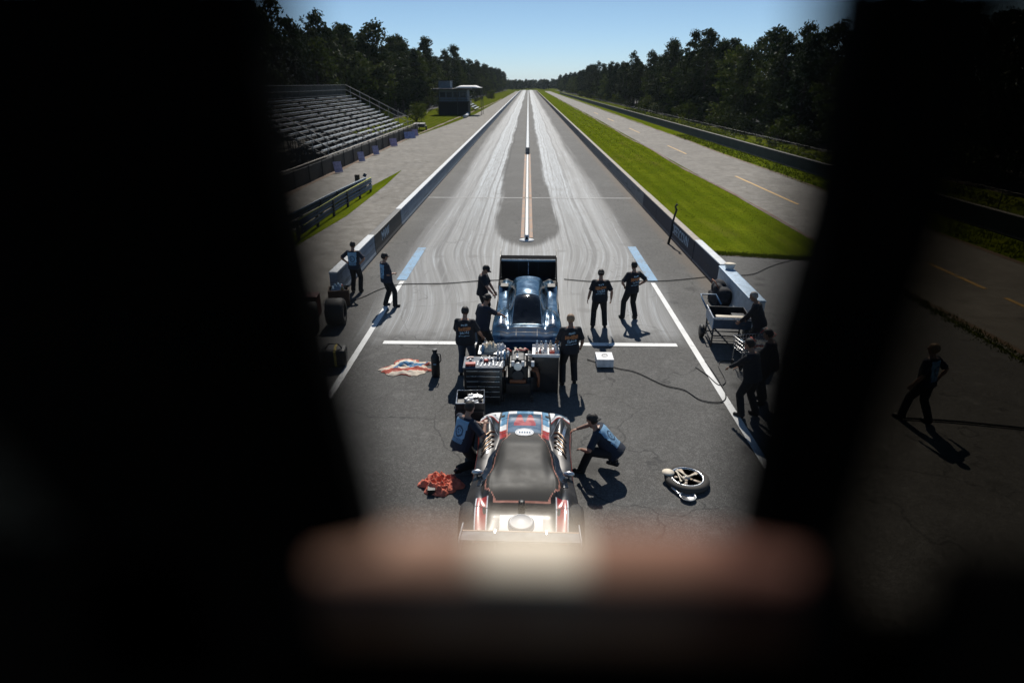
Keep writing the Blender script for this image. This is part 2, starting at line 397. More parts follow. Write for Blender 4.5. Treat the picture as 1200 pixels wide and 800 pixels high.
def marking(name, x0, x1, y0, y1, m, z=.020):
    return sheet(name, [(x0, y0), (x1, y0), (x1, y1), (x0, y1)], z, m)
marking('road_line', -4.58, -4.42, 9.0, 21.3, M_white)
marking('road_line', 4.47, 4.63, 9.0, 21.3, M_white)
marking('road_line', -3.95, 4.15, 15.50, 15.72, M_white)
marking('road_line', -4.74, -4.38, 21.45, 26.2, M_bluepaint)
marking('road_line', 4.42, 4.78, 21.45, 26.6, M_bluepaint)
marking('road_line', -6.2, 6.5, 38.8, 38.98, worn_paint('thin faded white paint', (.5, .5, .49), (.3, .3, .3), .52))
marking('road_line', -.07, .07, 28.2, 64.6, M_white)
marking('road_line', -.28, -.12, 28.2, 64.6, M_orange)
marking('road_line', .12, .28, 28.2, 64.6, M_orange)
for y0, y1 in ((19.9, 16.5), (20.9, 24.2), (37, 49), (65, 74), (93, 103), (122, 132), (150, 160)):
    marking('road_line', 15.95, 16.12, min(y0, y1), max(y0, y1), M_yellow)

# ------------------------------------------------------------------ barriers
def wall_mat(name, col, rough=.75, grime=.5):
    t = NT(name); p = t.pos(); x, y, z = t.xyz()
    ver = t.noise(t.pos((3, 3, .35)), 1.0, 5, .65); scf = t.noise(t.pos((.5, .35, 9)), 1.0, 4, .7); fine = t.noise(p, 24, 4, .7)
    c = t.mix(t.ramp(ver, .38, .66, 0, .55), col, tuple(q * .62 for q in col))
    c = t.mix(t.math('MULTIPLY', t.ramp(scf, .57, .64), .6), c, (.022, .021, .02))
    c = t.mix(t.math('MULTIPLY', t.ramp(t.math('ADD', z, t.math('MULTIPLY', fine, .12)), .34, .08), grime), c, (.07, .058, .045))
    c = t.mix(t.ramp(t.noise(p, 7, 6, .75), .62, .72, 0, .7), c, (.24, .235, .225))
    t.set(col=c, rough=rough); t.bump(fine, .3, .01)
    return t.m
M_conc = wall_mat('weathered concrete', (.30, .29, .275), .85)
M_concw = mat('whitewashed concrete', (.62, .64, .65), .75, var=.18, scale=3, bump=.3, bscale=30)
M_wall_b = wall_mat('blue grey wall paint', (.20, .26, .33), .6)
M_navy = wall_mat('navy wall paint', (.010, .021, .048), .6, .35)
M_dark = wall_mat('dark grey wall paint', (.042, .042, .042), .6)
M_tantop = mat('dusty concrete top', (.38, .33, .28), .85, var=.25, scale=3)
M_letter = mat('pale blue lettering', (.42, .52, .60), .6, var=.4, scale=9)
def barrier(label, x0, w, y0, y1, h, face, top, x1=None, seg=3.6, group=None, name='concrete_barrier'):
    """precast wall sections butted end to end: a splayed foot, a near upright face, a painted top"""
    t = empty(name, (x0, y0, .014), 0, label, 'barrier', group)
    L = y1 - y0; dx = (x1 - x0) if x1 is not None else 0.0
    b = MB(); n = max(1, int(L / seg)) if L < 130 else 40
    for i in range(n):
        a, c = L * i / n + .012, L * (i + 1) / n - .012
        for_ = [(-w * .62, 0), (w * .62, 0), (w * .62, .07), (w * .5, .16), (w * .44, h - .05), (-w * .44, h - .05), (-w * .5, .16), (-w * .62, .07)]
        b.prism([(q + dx * a / L, a, z) for q, z in for_], (dx * (c - a) / L, c - a, 0))
    b.build('wall', face, t)
    p = MB()
    for i in range(n):
        a, c = L * i / n + .006, L * (i + 1) / n - .006
        p.prism([(q + dx * a / L, a, z) for q, z in ((-w * .5, h - .05), (w * .5, h - .05), (w * .5, h - .01), (w * .4, h), (-w * .4, h), (-w * .5, h - .01))], (dx * (c - a) / L, c - a, 0))
    p.build('coping', top, t)
    return t
LW = -6.42; RW = 6.82
barrier('long white topped concrete barrier on the left edge of the drag strip', LW, .28, 30.6, 560, .85, M_wall_b, M_concw)
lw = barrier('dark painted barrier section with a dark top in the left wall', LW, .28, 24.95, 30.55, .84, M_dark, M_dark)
lw2 = barrier('short blue barrier with bright white top behind the man with hands on hips', LW, .28, 19.5, 24.9, .86, M_wall_b, M_concw)
barrier('long grey concrete barrier along the right edge of the drag strip', RW, .26, 36.0, 560, .85, M_conc, M_tantop)
rw = barrier('navy barrier section carrying pale lettering beside the lawn', RW, .28, 24.3, 35.95, .86, M_navy, M_tantop)
rw2 = barrier('navy barrier section with bright white top near the end of right wall', RW, .28, 20.7, 24.25, .88, M_navy, M_concw)
barrier('last right barrier block with pale blue top and whitish end face', RW - .12, .42, 16.9, 20.6, .86, M_concw, mat('pale blue painted concrete', (.36, .48, .60), .6), x1=RW - .02)
cw = empty('centre_barrier', (0, 64.7, .02), 0, 'low white barrier running down the middle of the track', 'barrier')
b = MB()
for i in range(40):
    a, c = 480 * i / 40 + .02, 480 * (i + 1) / 40 - .02
    b.prism([(-.22, a, 0), (.22, a, 0), (.2, a, .2), (.13, a, .62), (-.13, a, .62), (-.2, a, .2)], (0, c - a, 0))
b.build('wall', M_concw, cw)
MB().box((0, -.06, .3), (.42, .1, .6)).build('end_cap', M_conc, cw, bevel=.03)
text_mesh('DEESCOVN', 'lettering', .62, .004, M_letter, Matrix.Translation((-.132, 2.4, .46)) @ Matrix.Rotation(-math.pi / 2, 4, 'Z') @ Matrix.Rotation(math.pi / 2, 4, 'X'), rw, sx=.95, bold=.012)
text_mesh('MVW', 'lettering', .58, .004, M_letter, Matrix.Translation((.132, 2.0, .45)) @ Matrix.Rotation(math.pi / 2, 4, 'Z') @ Matrix.Rotation(math.pi / 2, 4, 'X'), lw, sx=1.1, bold=.012)
# pole leaning over the lettered barrier
q = G(788, 264, .85); t = tag(MB().tube([(q.x - .1, q.y, .02), (q.x - .02, q.y, .5), (q.x + .0, q.y, .92), (q.x + .06, q.y + .05, 1.25), (q.x + .13, q.y + .05, 1.52), (q.x + .05, q.y + .02, 1.66), (q.x + .12, q.y, 1.78)], [.06, .05, .05, .045, .05, .035, .055], 8).build('hose_post', mat('black rubber', (.012, .012, .013), .6), smooth=True), 'thin crooked black post standing against the lettered wall', 'post')
# centre line end: timing light foot
cl = empty('timing_beacon', (0, 27.7, .014), 0, 'small white timing beacon at the near end of the centre line', 'beacon')
MB().lathe([(.34, 0), (.34, .02), (.22, .05), (.12, .06)], 24).build('base', M_concw, cl, smooth=True)
MB().lathe([(.10, .06), (.10, .2), (.085, .25), (.03, .27), (0, .272)], 20).build('housing', mat('white plastic', (.75, .75, .75), .4), cl, smooth=True)
MB().tube([(0, -.09, .13), (0, -.13, .13)], .06, 14).build('lens', mat('black rubber', (.012, .012, .013), .6), cl)

# right hand wall beyond the return road, and fence
barrier('long dark wall beyond the return road on the right', 22.75, .3, 8, 430, 1.0, mat('stained dark concrete', (.06, .062, .062), .8, var=.4, scale=1.2), mat('stained wall top', (.16, .15, .13), .85), x1=20.6, seg=3.0)
fe = empty('chain_link_fence', (27, 20, 0), 0, 'thin wire fence with posts between the verge and the forest', 'fence')
M_galv = mat('dull galvanised steel', (.12, .12, .115), .5, .6, var=.2)
fp = MB()
for i in range(60): fp.tube([(-i * .02, i * 4.0, 0), (-i * .02, i * 4.0, 1.05)], .035, 6)
fp.build('post', M_galv, fe, weld=False)['kind'] = 'stuff'
fr = MB()
for z in (.35, .7, 1.05): fr.tube([(0, 0, z), (-1.2, 236, z)], .014, 5)
fr.build('rail', M_galv, fe)

# ------------------------------------------------------------------ vegetation
def leaf_mat(name, a, b, sat=1.0):
    t = NT(name); oi = t.n('ShaderNodeObjectInfo'); g = t.n('ShaderNodeNewGeometry')
    c = t.mix(g.outputs['Random Per Island'], a, b)
    c = t.mix(t.math('MULTIPLY', oi.outputs['Random'], .5), c, tuple(q * .55 for q in a))
    t.set(col=c, rough=.75, spec=.2)
    tr = t.n('ShaderNodeBsdfTranslucent'); t.l(c, tr.inputs[0])
    ms = t.n('ShaderNodeMixShader'); ms.inputs[0].default_value = .22
    t.l(t.b.outputs[0], ms.inputs[1]); t.l(tr.outputs[0], ms.inputs[2]); t.l(ms.outputs[0], t.out.inputs[0])
    return t.m
M_pine = leaf_mat('pine needles', (.016, .030, .010), (.040, .056, .017))
M_pine2 = leaf_mat('dull pine needles', (.022, .034, .012), (.050, .062, .020))
M_broad = leaf_mat('broad leaves', (.038, .060, .010), (.10, .115, .020))
M_weed = leaf_mat('weed leaves', (.075, .10, .010), (.13, .15, .02))
M_bark = mat('bark', (.055, .042, .032), .9, var=.4, scale=8, bump=.6)
def leaves(mb, c, r, n, s, rg, flat=.6):
    for _ in range(n):
        while True:
            p = Vector((rg.uniform(-1, 1), rg.uniform(-1, 1), rg.uniform(-1, 1)))
            if p.length <= 1: break
        p = Vector(c) + Vector((p.x * r, p.y * r, p.z * r * flat))
        a = Vector((rg.gauss(0, 1), rg.gauss(0, 1), rg.gauss(0, .7))).normalized(); u = a.orthogonal().normalized(); w = a.cross(u)
        k = s * rg.uniform(.6, 1.4); l = k * rg.uniform(.5, .9)
        mb.add([p - u * k, p + w * l * .6, p + u * k, p - w * l], [(0, 1, 2, 3)])
def make_tree(kind, seed):
    rg = random.Random(seed)
    name = 'pine_tree' if kind < 2 else 'broadleaf_tree'
    root = empty(name)
    h = rg.uniform(13, 16) if kind < 2 else rg.uniform(9, 12)
    tr = MB(); lean = rg.uniform(-.4, .4)
    pts = [(lean * (i / 6) ** 2, 0, h * .97 * i / 6) for i in range(7)]
    tr.tube(pts, [.24 * (1 - .88 * i / 6) for i in range(7)], 7)
    cr = MB(); base = h * (.07 if kind == 0 else .22 if kind == 1 else .06)
    n = 84 if kind < 2 else 66
    for i in range(n):
        f = (i + rg.random()) / n; z = base + (h - base) * f
        if kind == 0: rr = 2.95 * (1 - f) ** .75 + .35
        elif kind == 1: rr = 2.7 * math.sqrt(max(.02, 1 - (2 * f - .85) ** 2 * .8)) * (1 if f > .25 else .6)
        else: rr = 3.6 * math.sqrt(max(.03, 1 - (2 * f - .9) ** 2))
        a = rg.uniform(0, 6.283); q = rr * rg.uniform(.35, 1.08)
        e = Vector((lean * f * f + math.cos(a) * q, math.sin(a) * q, z + rg.uniform(-.3, .5)))
        s0 = Vector((lean * f * f, 0, max(.4, z - q * .3)))
        tr.tube([s0, s0.lerp(e, .6) + Vector((0, 0, .1)), e], [.06 * (1.1 - f), .04 * (1.1 - f), .012], 4)
        leaves(cr, e, rg.uniform(.6, 1.1) * (1.05 if kind < 2 else 1.15), 42, .22 if kind < 2 else .20, rg, .6)
    tr.build('trunk', M_bark, root, weld=False)
    cr.build('crown', (M_pine, M_pine2, M_broad)[kind], root, weld=False)
    return root
protos = [make_tree(0, 1), make_tree(1, 2), make_tree(1, 3), make_tree(0, 4), make_tree(2, 5), make_tree(2, 6), make_tree(1, 8)]
used = set()
TL = {('pine_tree', 1): 'dark pine in the forest edge right of the return road', ('pine_tree', -1): 'dark pine in the forest behind the left grandstand',
      ('broadleaf_tree', 1): 'leafy green tree among pines right of the return road', ('broadleaf_tree', -1): 'leafy green tree among pines behind the left grandstand'}
def plant(k, x, y, s, side):
    o = protos[k] if k not in used else copy_tree(protos[k]); used.add(k)
    o.location = (x, y, -.1); o.rotation_euler = (0, 0, rnd.uniform(0, 6.28)); o.scale = (s * rnd.uniform(.9, 1.1),) * 2 + (s,)
    nm = 'pine_tree' if k in (0, 1, 2, 3, 6) else 'broadleaf_tree'
    return tag(o, TL[(nm, side)], 'tree', 'pines and trees in the forest edge on the right' if side > 0 else 'pines and trees in the forest edge on the left')
for side in (1, -1):
    y = 44.0 if side > 0 else 52.0
    while y < 600:
        st = 3.6 + .019 * y
        for row in range(3 if y < 230 else 2):
            xb = (34.6 - .012 * y if side > 0 else 31.5 - .018 * y) + row * 4.0
            k = rnd.choice((0, 1, 1, 2, 3, 6, 4, 5) if row == 0 else (0, 0, 3, 3, 4) if row == 2 else (0, 3, 3, 1, 6))
            hs = rnd.uniform(.78, .94) if side > 0 else rnd.uniform(.92, 1.1)
            if rnd.random() < .12: hs *= 1.18
            plant(k, side * (xb + rnd.uniform(-1.2, 1.2)), y + rnd.uniform(-.4, .4) * st, hs, side)
        y += st
# bushes along the forest edges
def make_bush(seed, m):
    rg = random.Random(seed); root = empty('shrub'); cr = MB(); st = MB()
    for i in range(22):
        a = rg.uniform(0, 6.28); q = rg.uniform(.1, 1.0); e = Vector((math.cos(a) * q, math.sin(a) * q, rg.uniform(.25, 1.5) * (1.1 - .4 * q)))
        st.tube([(0, 0, 0), e * .6, e], [.025, .018, .008], 4); leaves(cr, e, .42, 34, .085, rg, .8)
    st.build('stem', M_bark, root, weld=False); cr.build('foliage', m, root, weld=False)
    return root
bp = [make_bush(11, M_broad), make_bush(12, M_weed), make_bush(13, M_pine2)]
bused = set()
def bush(k, x, y, s, label, group):
    o = bp[k] if k not in bused else copy_tree(bp[k]); bused.add(k)
    o.location = (x, y, -.05); o.rotation_euler = (0, 0, rnd.uniform(0, 6.28)); o.scale = (s, s, s * rnd.uniform(.8, 1.3))
    return tag(o, label, 'shrub', group)
for i in range(54):
    y = 46 + i * 3.2 + i * i * .05
    bush(rnd.choice((0, 0, 1, 2)), 32.6 - .012 * y + rnd.uniform(-1.3, 1), y, rnd.uniform(.8, 2.0), 'leafy shrub at the foot of the forest right of the wire fence', 'shrubs along the right forest edge')
for i in range(14):
    y = 104 + i * 16
    bush(rnd.choice((0, 1, 2)), -22.5 + .012 * y + rnd.uniform(-1.5, 1.5), y, rnd.uniform(.8, 1.7), 'green shrub at the foot of the forest beyond the grandstand', 'shrubs along the left forest edge')
for px, py, s, lb in ((822, 143, .9, 'dark round shrub beside the long dark wall, farthest of the three on the verge'), (852, 150, 1.0, 'wide dark shrub behind the long dark wall, middle of the three on the verge'), (905, 172, .75, 'small dark shrub nearest the camera on the right verge')):
    p = G(px, py); bush(2, max(p.x, 24.2), p.y, s * .75, lb, None)
p = G(576, 116); bush(1, p.x, p.y, 1.9, 'bright yellow green shrub by the left road past the timing building', None)
# weeds on the verge beyond the wall, ragged edges of the grass
wd = MB(); rg = random.Random(5)
for i in range(2600):
    y = 26 + 150 * rg.random() ** 1.7; x = 23.3 + rg.random() * (6.2 - .01 * y)
    if mnoise.noise((x * .35, y * .12, 1)) < -.1 and rg.random() < .7: continue
    leaves(wd, (x, y, .15), .28, 5, .09 + .0006 * y, rg, .9)
tag(wd.build('weeds', M_weed, weld=False), 'tall weeds growing between dark wall and forest', 'weeds', kind='stuff')
gt = MB()
def blades(x, y, n, s):
    for _ in range(n):
        a = rg.uniform(0, 6.28); b0 = Vector((x + rg.uniform(-.12, .12), y + rg.uniform(-.12, .12), .0)); w = Vector((math.cos(a), math.sin(a), 0)) * s * .16
        tip = b0 + Vector((rg.uniform(-.5, .5) * s, rg.uniform(-.5, .5) * s, s * rg.uniform(.6, 1.1)))
        gt.add([b0 - w, b0 + w, tip], [(0, 1, 2)])
for i in range(2600):
    u = rg.random()
    blades(7.0 + u * 5.9, 25.55 - u * 1.35 + abs(rg.gauss(0, .25)), 3, .09)
for i in range(7000):
    y = 25.5 + min(300, rg.expovariate(1 / 40)); blades(rg.uniform(7.15, 13.15), y, 2, .03 + .0008 * y)
for i in range(1500):
    blades(12.95 + rg.gauss(0, .12), rg.uniform(9, 26), 2, .1)
for i in range(2500):
    y = 20 + 70 * rg.random() ** 1.5; blades(rg.uniform(19.9, 22.3), y, 3, .12 + .001 * y)
tag(gt.build('grass', leaf_mat('grass blades', (.070, .098, .006), (.115, .140, .010)), weld=False), 'short green grass blades on the lawn and verge', 'grass', kind='stuff')
# far wood closing the track
fw = MB(); rg = random.Random(9)
for i in range(640):
    x = rg.uniform(-150, 180); y = 670 + rg.uniform(0, 300); h = rg.uniform(6.5, 10)
    fw.tube([(x, y, 0), (x, y, h * .8)], [.3, .1], 5, mi=1)
    for k in range(16):
        f = rg.random(); q = (3.4 * (1 - f) + .7)
        a = rg.uniform(0, 6.28); leaves(fw, (x + math.cos(a) * q * .7, y + math.sin(a) * q * .7, h * (.12 + .88 * f)), 1.7, 7, .95, rg, .7)
tag(fw.build('far_forest', [M_pine, M_bark], weld=False), 'distant wood closing the end of the track', 'forest', kind='stuff')

# ------------------------------------------------------------------ grandstand, its wall, signs
M_alu = mat('worn aluminium planks', (.27, .31, .35), .5, .25, var=.25, scale=3)
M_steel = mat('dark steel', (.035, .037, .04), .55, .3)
gs = empty('grandstand', (-16.9, 54, 0), 0, 'aluminium bench grandstand on the left beside the dark forest', 'grandstand')
ROWS = 13; LEN = 37.0; sec = [(0.0, 6.4), (7.3, 13.9), (14.8, 21.6), (22.5, 29.0), (29.9, 37.0)]
for r in range(ROWS):
    x = -r * .64; z = .95 + r * .335
    for a, c in sec:
        mb = MB(); a += rnd.uniform(-.3, .3); e = c + rnd.uniform(-.45, .3); mb.box((x, (a + e) / 2, z), (.27, e - a, .045))
        mb.box((x - .0, (a + e) / 2, z - .035), (.2, e - a - .1, .02))
        mb.build('bench', M_alu, gs)
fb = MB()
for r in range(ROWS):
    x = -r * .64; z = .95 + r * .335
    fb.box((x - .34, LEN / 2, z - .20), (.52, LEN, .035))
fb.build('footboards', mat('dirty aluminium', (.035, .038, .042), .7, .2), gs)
fm = MB()
for i in range(14):
    y = LEN * i / 13
    fm.tube([(0, y, .8), (-ROWS * .64 + .3, y, .8 + (ROWS - 1) * .335)], .05, 6)
    for r in range(0, ROWS, 2): fm.tube([(-r * .64, y, 0), (-r * .64, y, .8 + r * .335)], .04, 6)
    for r in range(0, ROWS - 2, 2): fm.tube([(-r * .64, y, .1), (-(r + 2) * .64, y, .7 + (r + 2) * .335)], .025, 5)
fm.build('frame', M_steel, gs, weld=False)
br = MB(); xb = -ROWS * .64
for z in (5.15, 5.75, 6.35): br.tube([(xb, 0, z), (xb, LEN, z)], .04, 6)
for i in range(19): br.tube([(xb, LEN * i / 18, 4.6), (xb, LEN * i / 18, 6.35)], .035, 6)
br.build('back_rail', M_galv, gs, weld=False)
MB().box((xb - .08, LEN / 2, 5.45), (.03, LEN, 1.6)).build('back_panel', mat('dark green canvas', (.022, .03, .026), .85), gs)
for y, nm in ((LEN + .15, 'side_rail'), (-.15, 'side_rail')):
    sr = MB()
    for dz in (.6, 1.25): sr.tube([(.2, y, .95 + dz), (xb, y, .95 + dz + (ROWS - .5) * .335)], .045, 6)
    for r in range(0, ROWS + 1, 2): sr.tube([(-r * .64, y, .9 + r * .335 - .3), (-r * .64, y, 2.2 + r * .335)], .035, 6)
    sr.build(nm, mat('weathered pale rail', (.34, .32, .29), .6, .3), gs, weld=False)
fr = MB()
for z in (1.55, 2.0): fr.tube([(.75, 0, z - .2), (.75, LEN, z - .2)], .03, 6)
for i in range(22): fr.tube([(.75, LEN * i / 21, 0), (.75, LEN * i / 21, 1.8)], .025, 5)
fr.build('front_rail', M_steel, gs, weld=False)
tw = empty('trackside_wall', (-15.85, 36, 0), 0, 'low dark wall with a pale top rail in front of the grandstand', 'wall')
MB().box((0, 28, .55), (.2, 58, 1.1)).build('wall', mat('dirty dark concrete', (.055, .052, .045), .85, var=.4, scale=1.2, bump=.3), tw)
MB().tube([(.05, -1, 1.32), (.05, 57, 1.32)], .05, 8).build('top_rail', mat('pale rail', (.36, .31, .25), .6), tw)
ps = MB()
for i in range(20): ps.tube([(.12, i * 3.05, 0), (.12, i * 3.05, 1.32)], .035, 6)
ps.build('post', M_steel, tw, weld=False)['kind'] = 'stuff'
M_sign = mat('pale blue sign board', (.40, .50, .58), .5, var=.3, scale=5)
M_signd = mat('dark blue sign print', (.05, .10, .20), .5)
for px, py, w, lb in ((396, 203, .62, 'pale blue board leaning on grandstand wall, nearest the camera'), (425, 190, .56, 'narrow pale board leaning on grandstand wall, second from the camera'), (444, 182, .6, 'pale board leaning on grandstand wall, third from the camera'), (455, 172, .8, 'wide pale board with printed border leaning on the grandstand wall'), (481, 163, 1.5, 'broad blue banner board low on the grandstand wall'), (489, 160, .8, 'far pale board at the far end of grandstand wall')):
    p = G(px, py); t = empty('sign_board', (-15.0, p.y, .016), -.75, lb, 'sign', None)
    M3 = Matrix.Rotation(R(-16), 3, 'Y')
    MB().box((-.12, 0, .45), (.03, w * 1.15, .85), M=M3).build('panel', mat('sign board tone %d' % int(w * 100), (.24 + .25 * w % .3, .34, .42 + .1 * w), .6, var=.35, scale=5), t)
    mb = MB()
    for z, ww in ((.72, 1.1), (.5, .9), (.3, 1.15)): mb.box((-.12 + .018 - (z - .45) * .28, 0, z - .05), (.008, w * ww * .8, .07 + .05 * (w % .1) * 10), M=M3)
    mb.build('print', M_signd, t)

# ------------------------------------------------------------------ timing building far left
p = G(541, 134)
tb = empty('timing_building', (-16.6, 146, 0), 0, 'two storey timing building with a white canopy roof by the left road', 'building')
M_bl = mat('grey blue siding', (.15, .19, .23), .7, var=.3); M_bd = mat('dark timber', (.03, .03, .03), .8)
MB().box((0, 3, 1.3), (6.6, 6, 2.6)).build('lower_storey', M_bd, tb)
mb = MB(); mb.box((0, 3, 4.0), (6.2, 6, 2.4)); mb.build('upper_storey', M_bl, tb)
MB().box((0, 2.6, 2.72), (7.4, 7.6, .16)).build('balcony_deck', M_bd, tb)
rl = MB()
for z in (3.2, 3.7): rl.tube([(-3.6, -1.1, z), (3.6, -1.1, z)], .05, 6); rl.tube([(3.6, -1.1, z), (3.6, 6, z)], .05, 6)
for i in range(9): rl.tube([(-3.6 + i * .9, -1.1, 2.8), (-3.6 + i * .9, -1.1, 3.7)], .03, 5)
rl.build('balcony_rail', M_galv, tb, weld=False)
for i in range(4):
    f = MB().box((-2.3 + i * 1.5, -.03, 4.2), (1.2, .1, 1.0)).build('window', M_bd, tb)
    MB().box((-2.3 + i * 1.5, -.09, 4.2), (1.05, .03, .86)).build('pane', mat('dark glass', (.03, .045, .06), .08), f)
MB().box((-2.0, 3.5, 6.2), (2.6, 4.2, 1.6)).build('rooftop_cabin', M_bl, tb)
MB().box((-2.0, 3.5, 7.06), (3.0, 4.6, .12)).build('cabin_roof', M_bd, tb)
MB().box((-.3, 2.6, 5.35), (8.0, 8.2, .22)).build('roof', mat('dark roof felt', (.05, .055, .06), .8), tb, bevel=.05)
cb = MB()
cb.grid(lambda u, v: Vector((.6 + u * 5.6, -2.2 + v * 7, 5.62 + .45 * min(1, 5 * min(u, 1 - u)) * min(1, 5 * min(v, 1 - v)))), 14, 6)
c = cb.build('canopy', mat('white awning fabric', (.75, .74, .72), .7), tb, smooth=True); sd = c.modifiers.new('t', 'SOLIDIFY'); sd.thickness = .06
for x, y in ((1.1, -1.5), (6.3, -1.5), (6.3, 4.3)): MB().tube([(x, y, 0), (x, y, 5.6)], .07, 8).build('canopy_post', M_galv, tb)
st = MB()
for i in range(9): st.box((-3.9 - i * .3, -.3, 2.5 - i * .3), (.32, 1.0, .05))
st.tube([(-3.6, -.85, 3.5), (-6.5, -.85, 1.0)], .04, 6); st.build('stair', M_galv, tb)
sb = empty('small_bleacher', (-13.6, 168, 0), 0, 'small blue bleacher by the left road past the timing building', 'bleacher')
for r in range(6): MB().box((-r * .7, 6, .5 + r * .42), (.4, 14, .07)).build('bench', mat('blue grey planks', (.16, .22, .29), .5), sb)
f = MB()
for i in range(8):
    f.tube([(0, i * 2 - 1, 0.4), (-3.5, i * 2 - 1, 2.5)], .06, 5); f.tube([(-3.5, i * 2 - 1, 0), (-3.5, i * 2 - 1, 3.3)], .06, 5)
f.tube([(-3.6, -1, 3.3), (-3.6, 13, 3.3)], .05, 5); f.build('frame', M_steel, sb, weld=False)
p = G(527, 137)
sh = empty('white_tyre_wall', (-12.9, 132, 0.02), 0, 'curved white painted tyre barrier at the road edge', 'barrier')
MB().tube([(.0, 0, .3), (.1, 5, .3), (-.1, 10, .3), (-.8, 15, .3)], .3, 10).build('tube_wall', M_concw, sh, smooth=True)
vt = empty('utility_trailer', (-16.4, 98, 0), .1, 'dark flat trailer parked at the far end of grandstand wall', 'trailer')
MB().box((0, 0, .75), (1.7, 3.2, .5)).build('bed', M_dark, vt, bevel=.03)
for s in (-1, 1): MB().tube([(s * .9, 0, .35), (s * 1.1, 0, .35)], .35, 18).build('wheel', mat('black rubber', (.012, .012, .013), .6), vt)
MB().tube([(0, -1.6, .6), (0, -2.8, .5)], .05, 6).build('drawbar', M_steel, vt)
for i, (px, py, lb) in enumerate(((697, 118, 'dark parked car far off beyond the return road'), (672, 117, 'small pale parked car at the far end of return road'))):
    pass

# guard rails on the grass island at left
sheet('grass_island', [(-11.35, 26), (-10.2, 26), (-9.75, 33), (-9.95, 44), (-10.35, 52), (-10.75, 45), (-11.2, 36)], .022, M_grass)
gr = empty('guard_rail', (-10.7, 27.5, .02), 0, 'double dark blue guard rail on the small grass island at left', 'guard rail')
M_rail = mat('dark blue rail paint', (.022, .040, .075), .45, .2); M_railt = mat('pale rail edge', (.30, .36, .42), .5)
def wbeam(mb, x0, x1, z, y0, y1, n=8):
    prof = [(0, -.16), (.05, -.12), (.05, -.05), (0, 0), (.05, .05), (.05, .12), (0, .16)]
    def fn(u, v):
        i = min(5, int(v * 6)); k = v * 6 - i; a, b2 = prof[i], prof[i + 1]
        y = y0 + (y1 - y0) * u; x = x0 + (x1 - x0) * u - .35 * math.sin(math.pi * u) * .3
        return Vector((x + a[0] + (b2[0] - a[0]) * k, y, z + a[1] + (b2[1] - a[1]) * k))
    mb.grid(fn, n, 12)
for x0, x1 in ((-.55, .1), (.35, .45)):
    for z in (.35, .72):
        mb = MB(); wbeam(mb, x0, x1, z, 0, 13.5); o = mb.build('rail', M_rail, gr, smooth=True); sd = o.modifiers.new('t', 'SOLIDIFY'); sd.thickness = .015
    MB().tube([(x0, 0, .9), ((x0 + x1) / 2 - .1, 7, .9), (x1, 13.5, .9)], .03, 6).build('edge', M_railt if x0 < 0 else mat('yellow green rail edge', (.30, .32, .05), .6), gr, smooth=True)
    for k in range(6):
        f = k / 5; MB().box((x0 + (x1 - x0) * f - .08, 13.5 * f, .45), (.12, .14, .9)).build('post', M_steel, gr)
p = G(420, 223)
sp = empty('sign_post', (p.x, p.y, .02), .2, 'stubby wooden post with yellow reflector at island tip', 'post')
MB().box((0, 0, .5), (.32, .3, 1.0)).build('post', mat('dark timber post', (.06, .045, .03), .85), sp, bevel=.015)
MB().box((.165, -.1, .55), (.01, .2, .5)).build('reflector', mat('yellow green reflector', (.45, .45, .05), .4), sp)
MB().ell((.25, -.15, .2), (.3, .3, .22)).build('foot', M_dark, sp, smooth=True)
MB().box((.5, 0, .95), (.22, .03, .22), M=Matrix.Rotation(.6, 3, 'Y')).build('flag', M_rail, sp)
p = G(376, 250)
cn = empty('traffic_cone', (p.x, p.y, .02), 0, 'faded orange traffic cone left of the guard rail', 'cone')
MB().box((0, 0, .02), (.4, .4, .04)).build('base', M_dark, cn, bevel=.01)
MB().lathe([(.17, .04), (.04, .72), (0, .72)], 20).build('cone_body', mat('faded orange plastic', (.55, .16, .07), .6), cn, smooth=True)
# ------------------------------------------------------------------ people
M_skin = mat('skin', (.34, .19, .13), .55, var=.12, scale=12)
M_skin2 = mat('tanned skin', (.26, .14, .095), .55, var=.12, scale=12)
M_hair_d = mat('dark hair', (.018, .013, .010), .6, var=.4, scale=40, bump=.5, bscale=160)
M_hair_b = mat('sandy hair', (.30, .19, .11), .6, var=.4, scale=40, bump=.5, bscale=160)
M_hair_g = mat('grey hair', (.30, .28, .26), .6, var=.4, scale=40, bump=.5, bscale=160)
M_shirt = mat('black crew shirt', (.013, .014, .019), .85, var=.3, scale=5, bump=.5, bscale=14, dist=.02)
M_shirtn = mat('navy crew shirt', (.016, .022, .038), .85, var=.3, scale=5, bump=.5, bscale=14, dist=.02)
M_trou = mat('black work trousers', (.012, .012, .013), .85, var=.3, scale=5, bump=.5, bscale=12, dist=.02)
M_jean = mat('dark denim', (.030, .045, .075), .85, var=.3, scale=6, bump=.5, bscale=14, dist=.02)
M_shoe = mat('black shoes', (.012, .011, .011), .5)
M_cap = mat('black cap cloth', (.012, .012, .014), .8)
M_logo_o = mat('orange shirt print', (.42, .16, .06), .8, var=.4, scale=30)
M_logo_b = mat('pale blue shirt print', (.30, .42, .52), .8, var=.4, scale=30)
M_panel = mat('blue shirt panel', (.22, .40, .58), .8, var=.2, scale=10)
M_paneld = mat('dark shirt check', (.05, .10, .17), .8)
M_eye = mat('eye', (.05, .04, .035), .2)
def ik(a, t, l1, l2, pole):
    d = t - a; L = max(.12, min(d.length, (l1 + l2) * .998)); n = d.normalized()
    x = (l1 * l1 - l2 * l2 + L * L) / (2 * L); hh = math.sqrt(max(0, l1 * l1 - x * x))
    p = pole - n * pole.dot(n); p.normalize()
    return a + n * x + p * hh, a + n * L
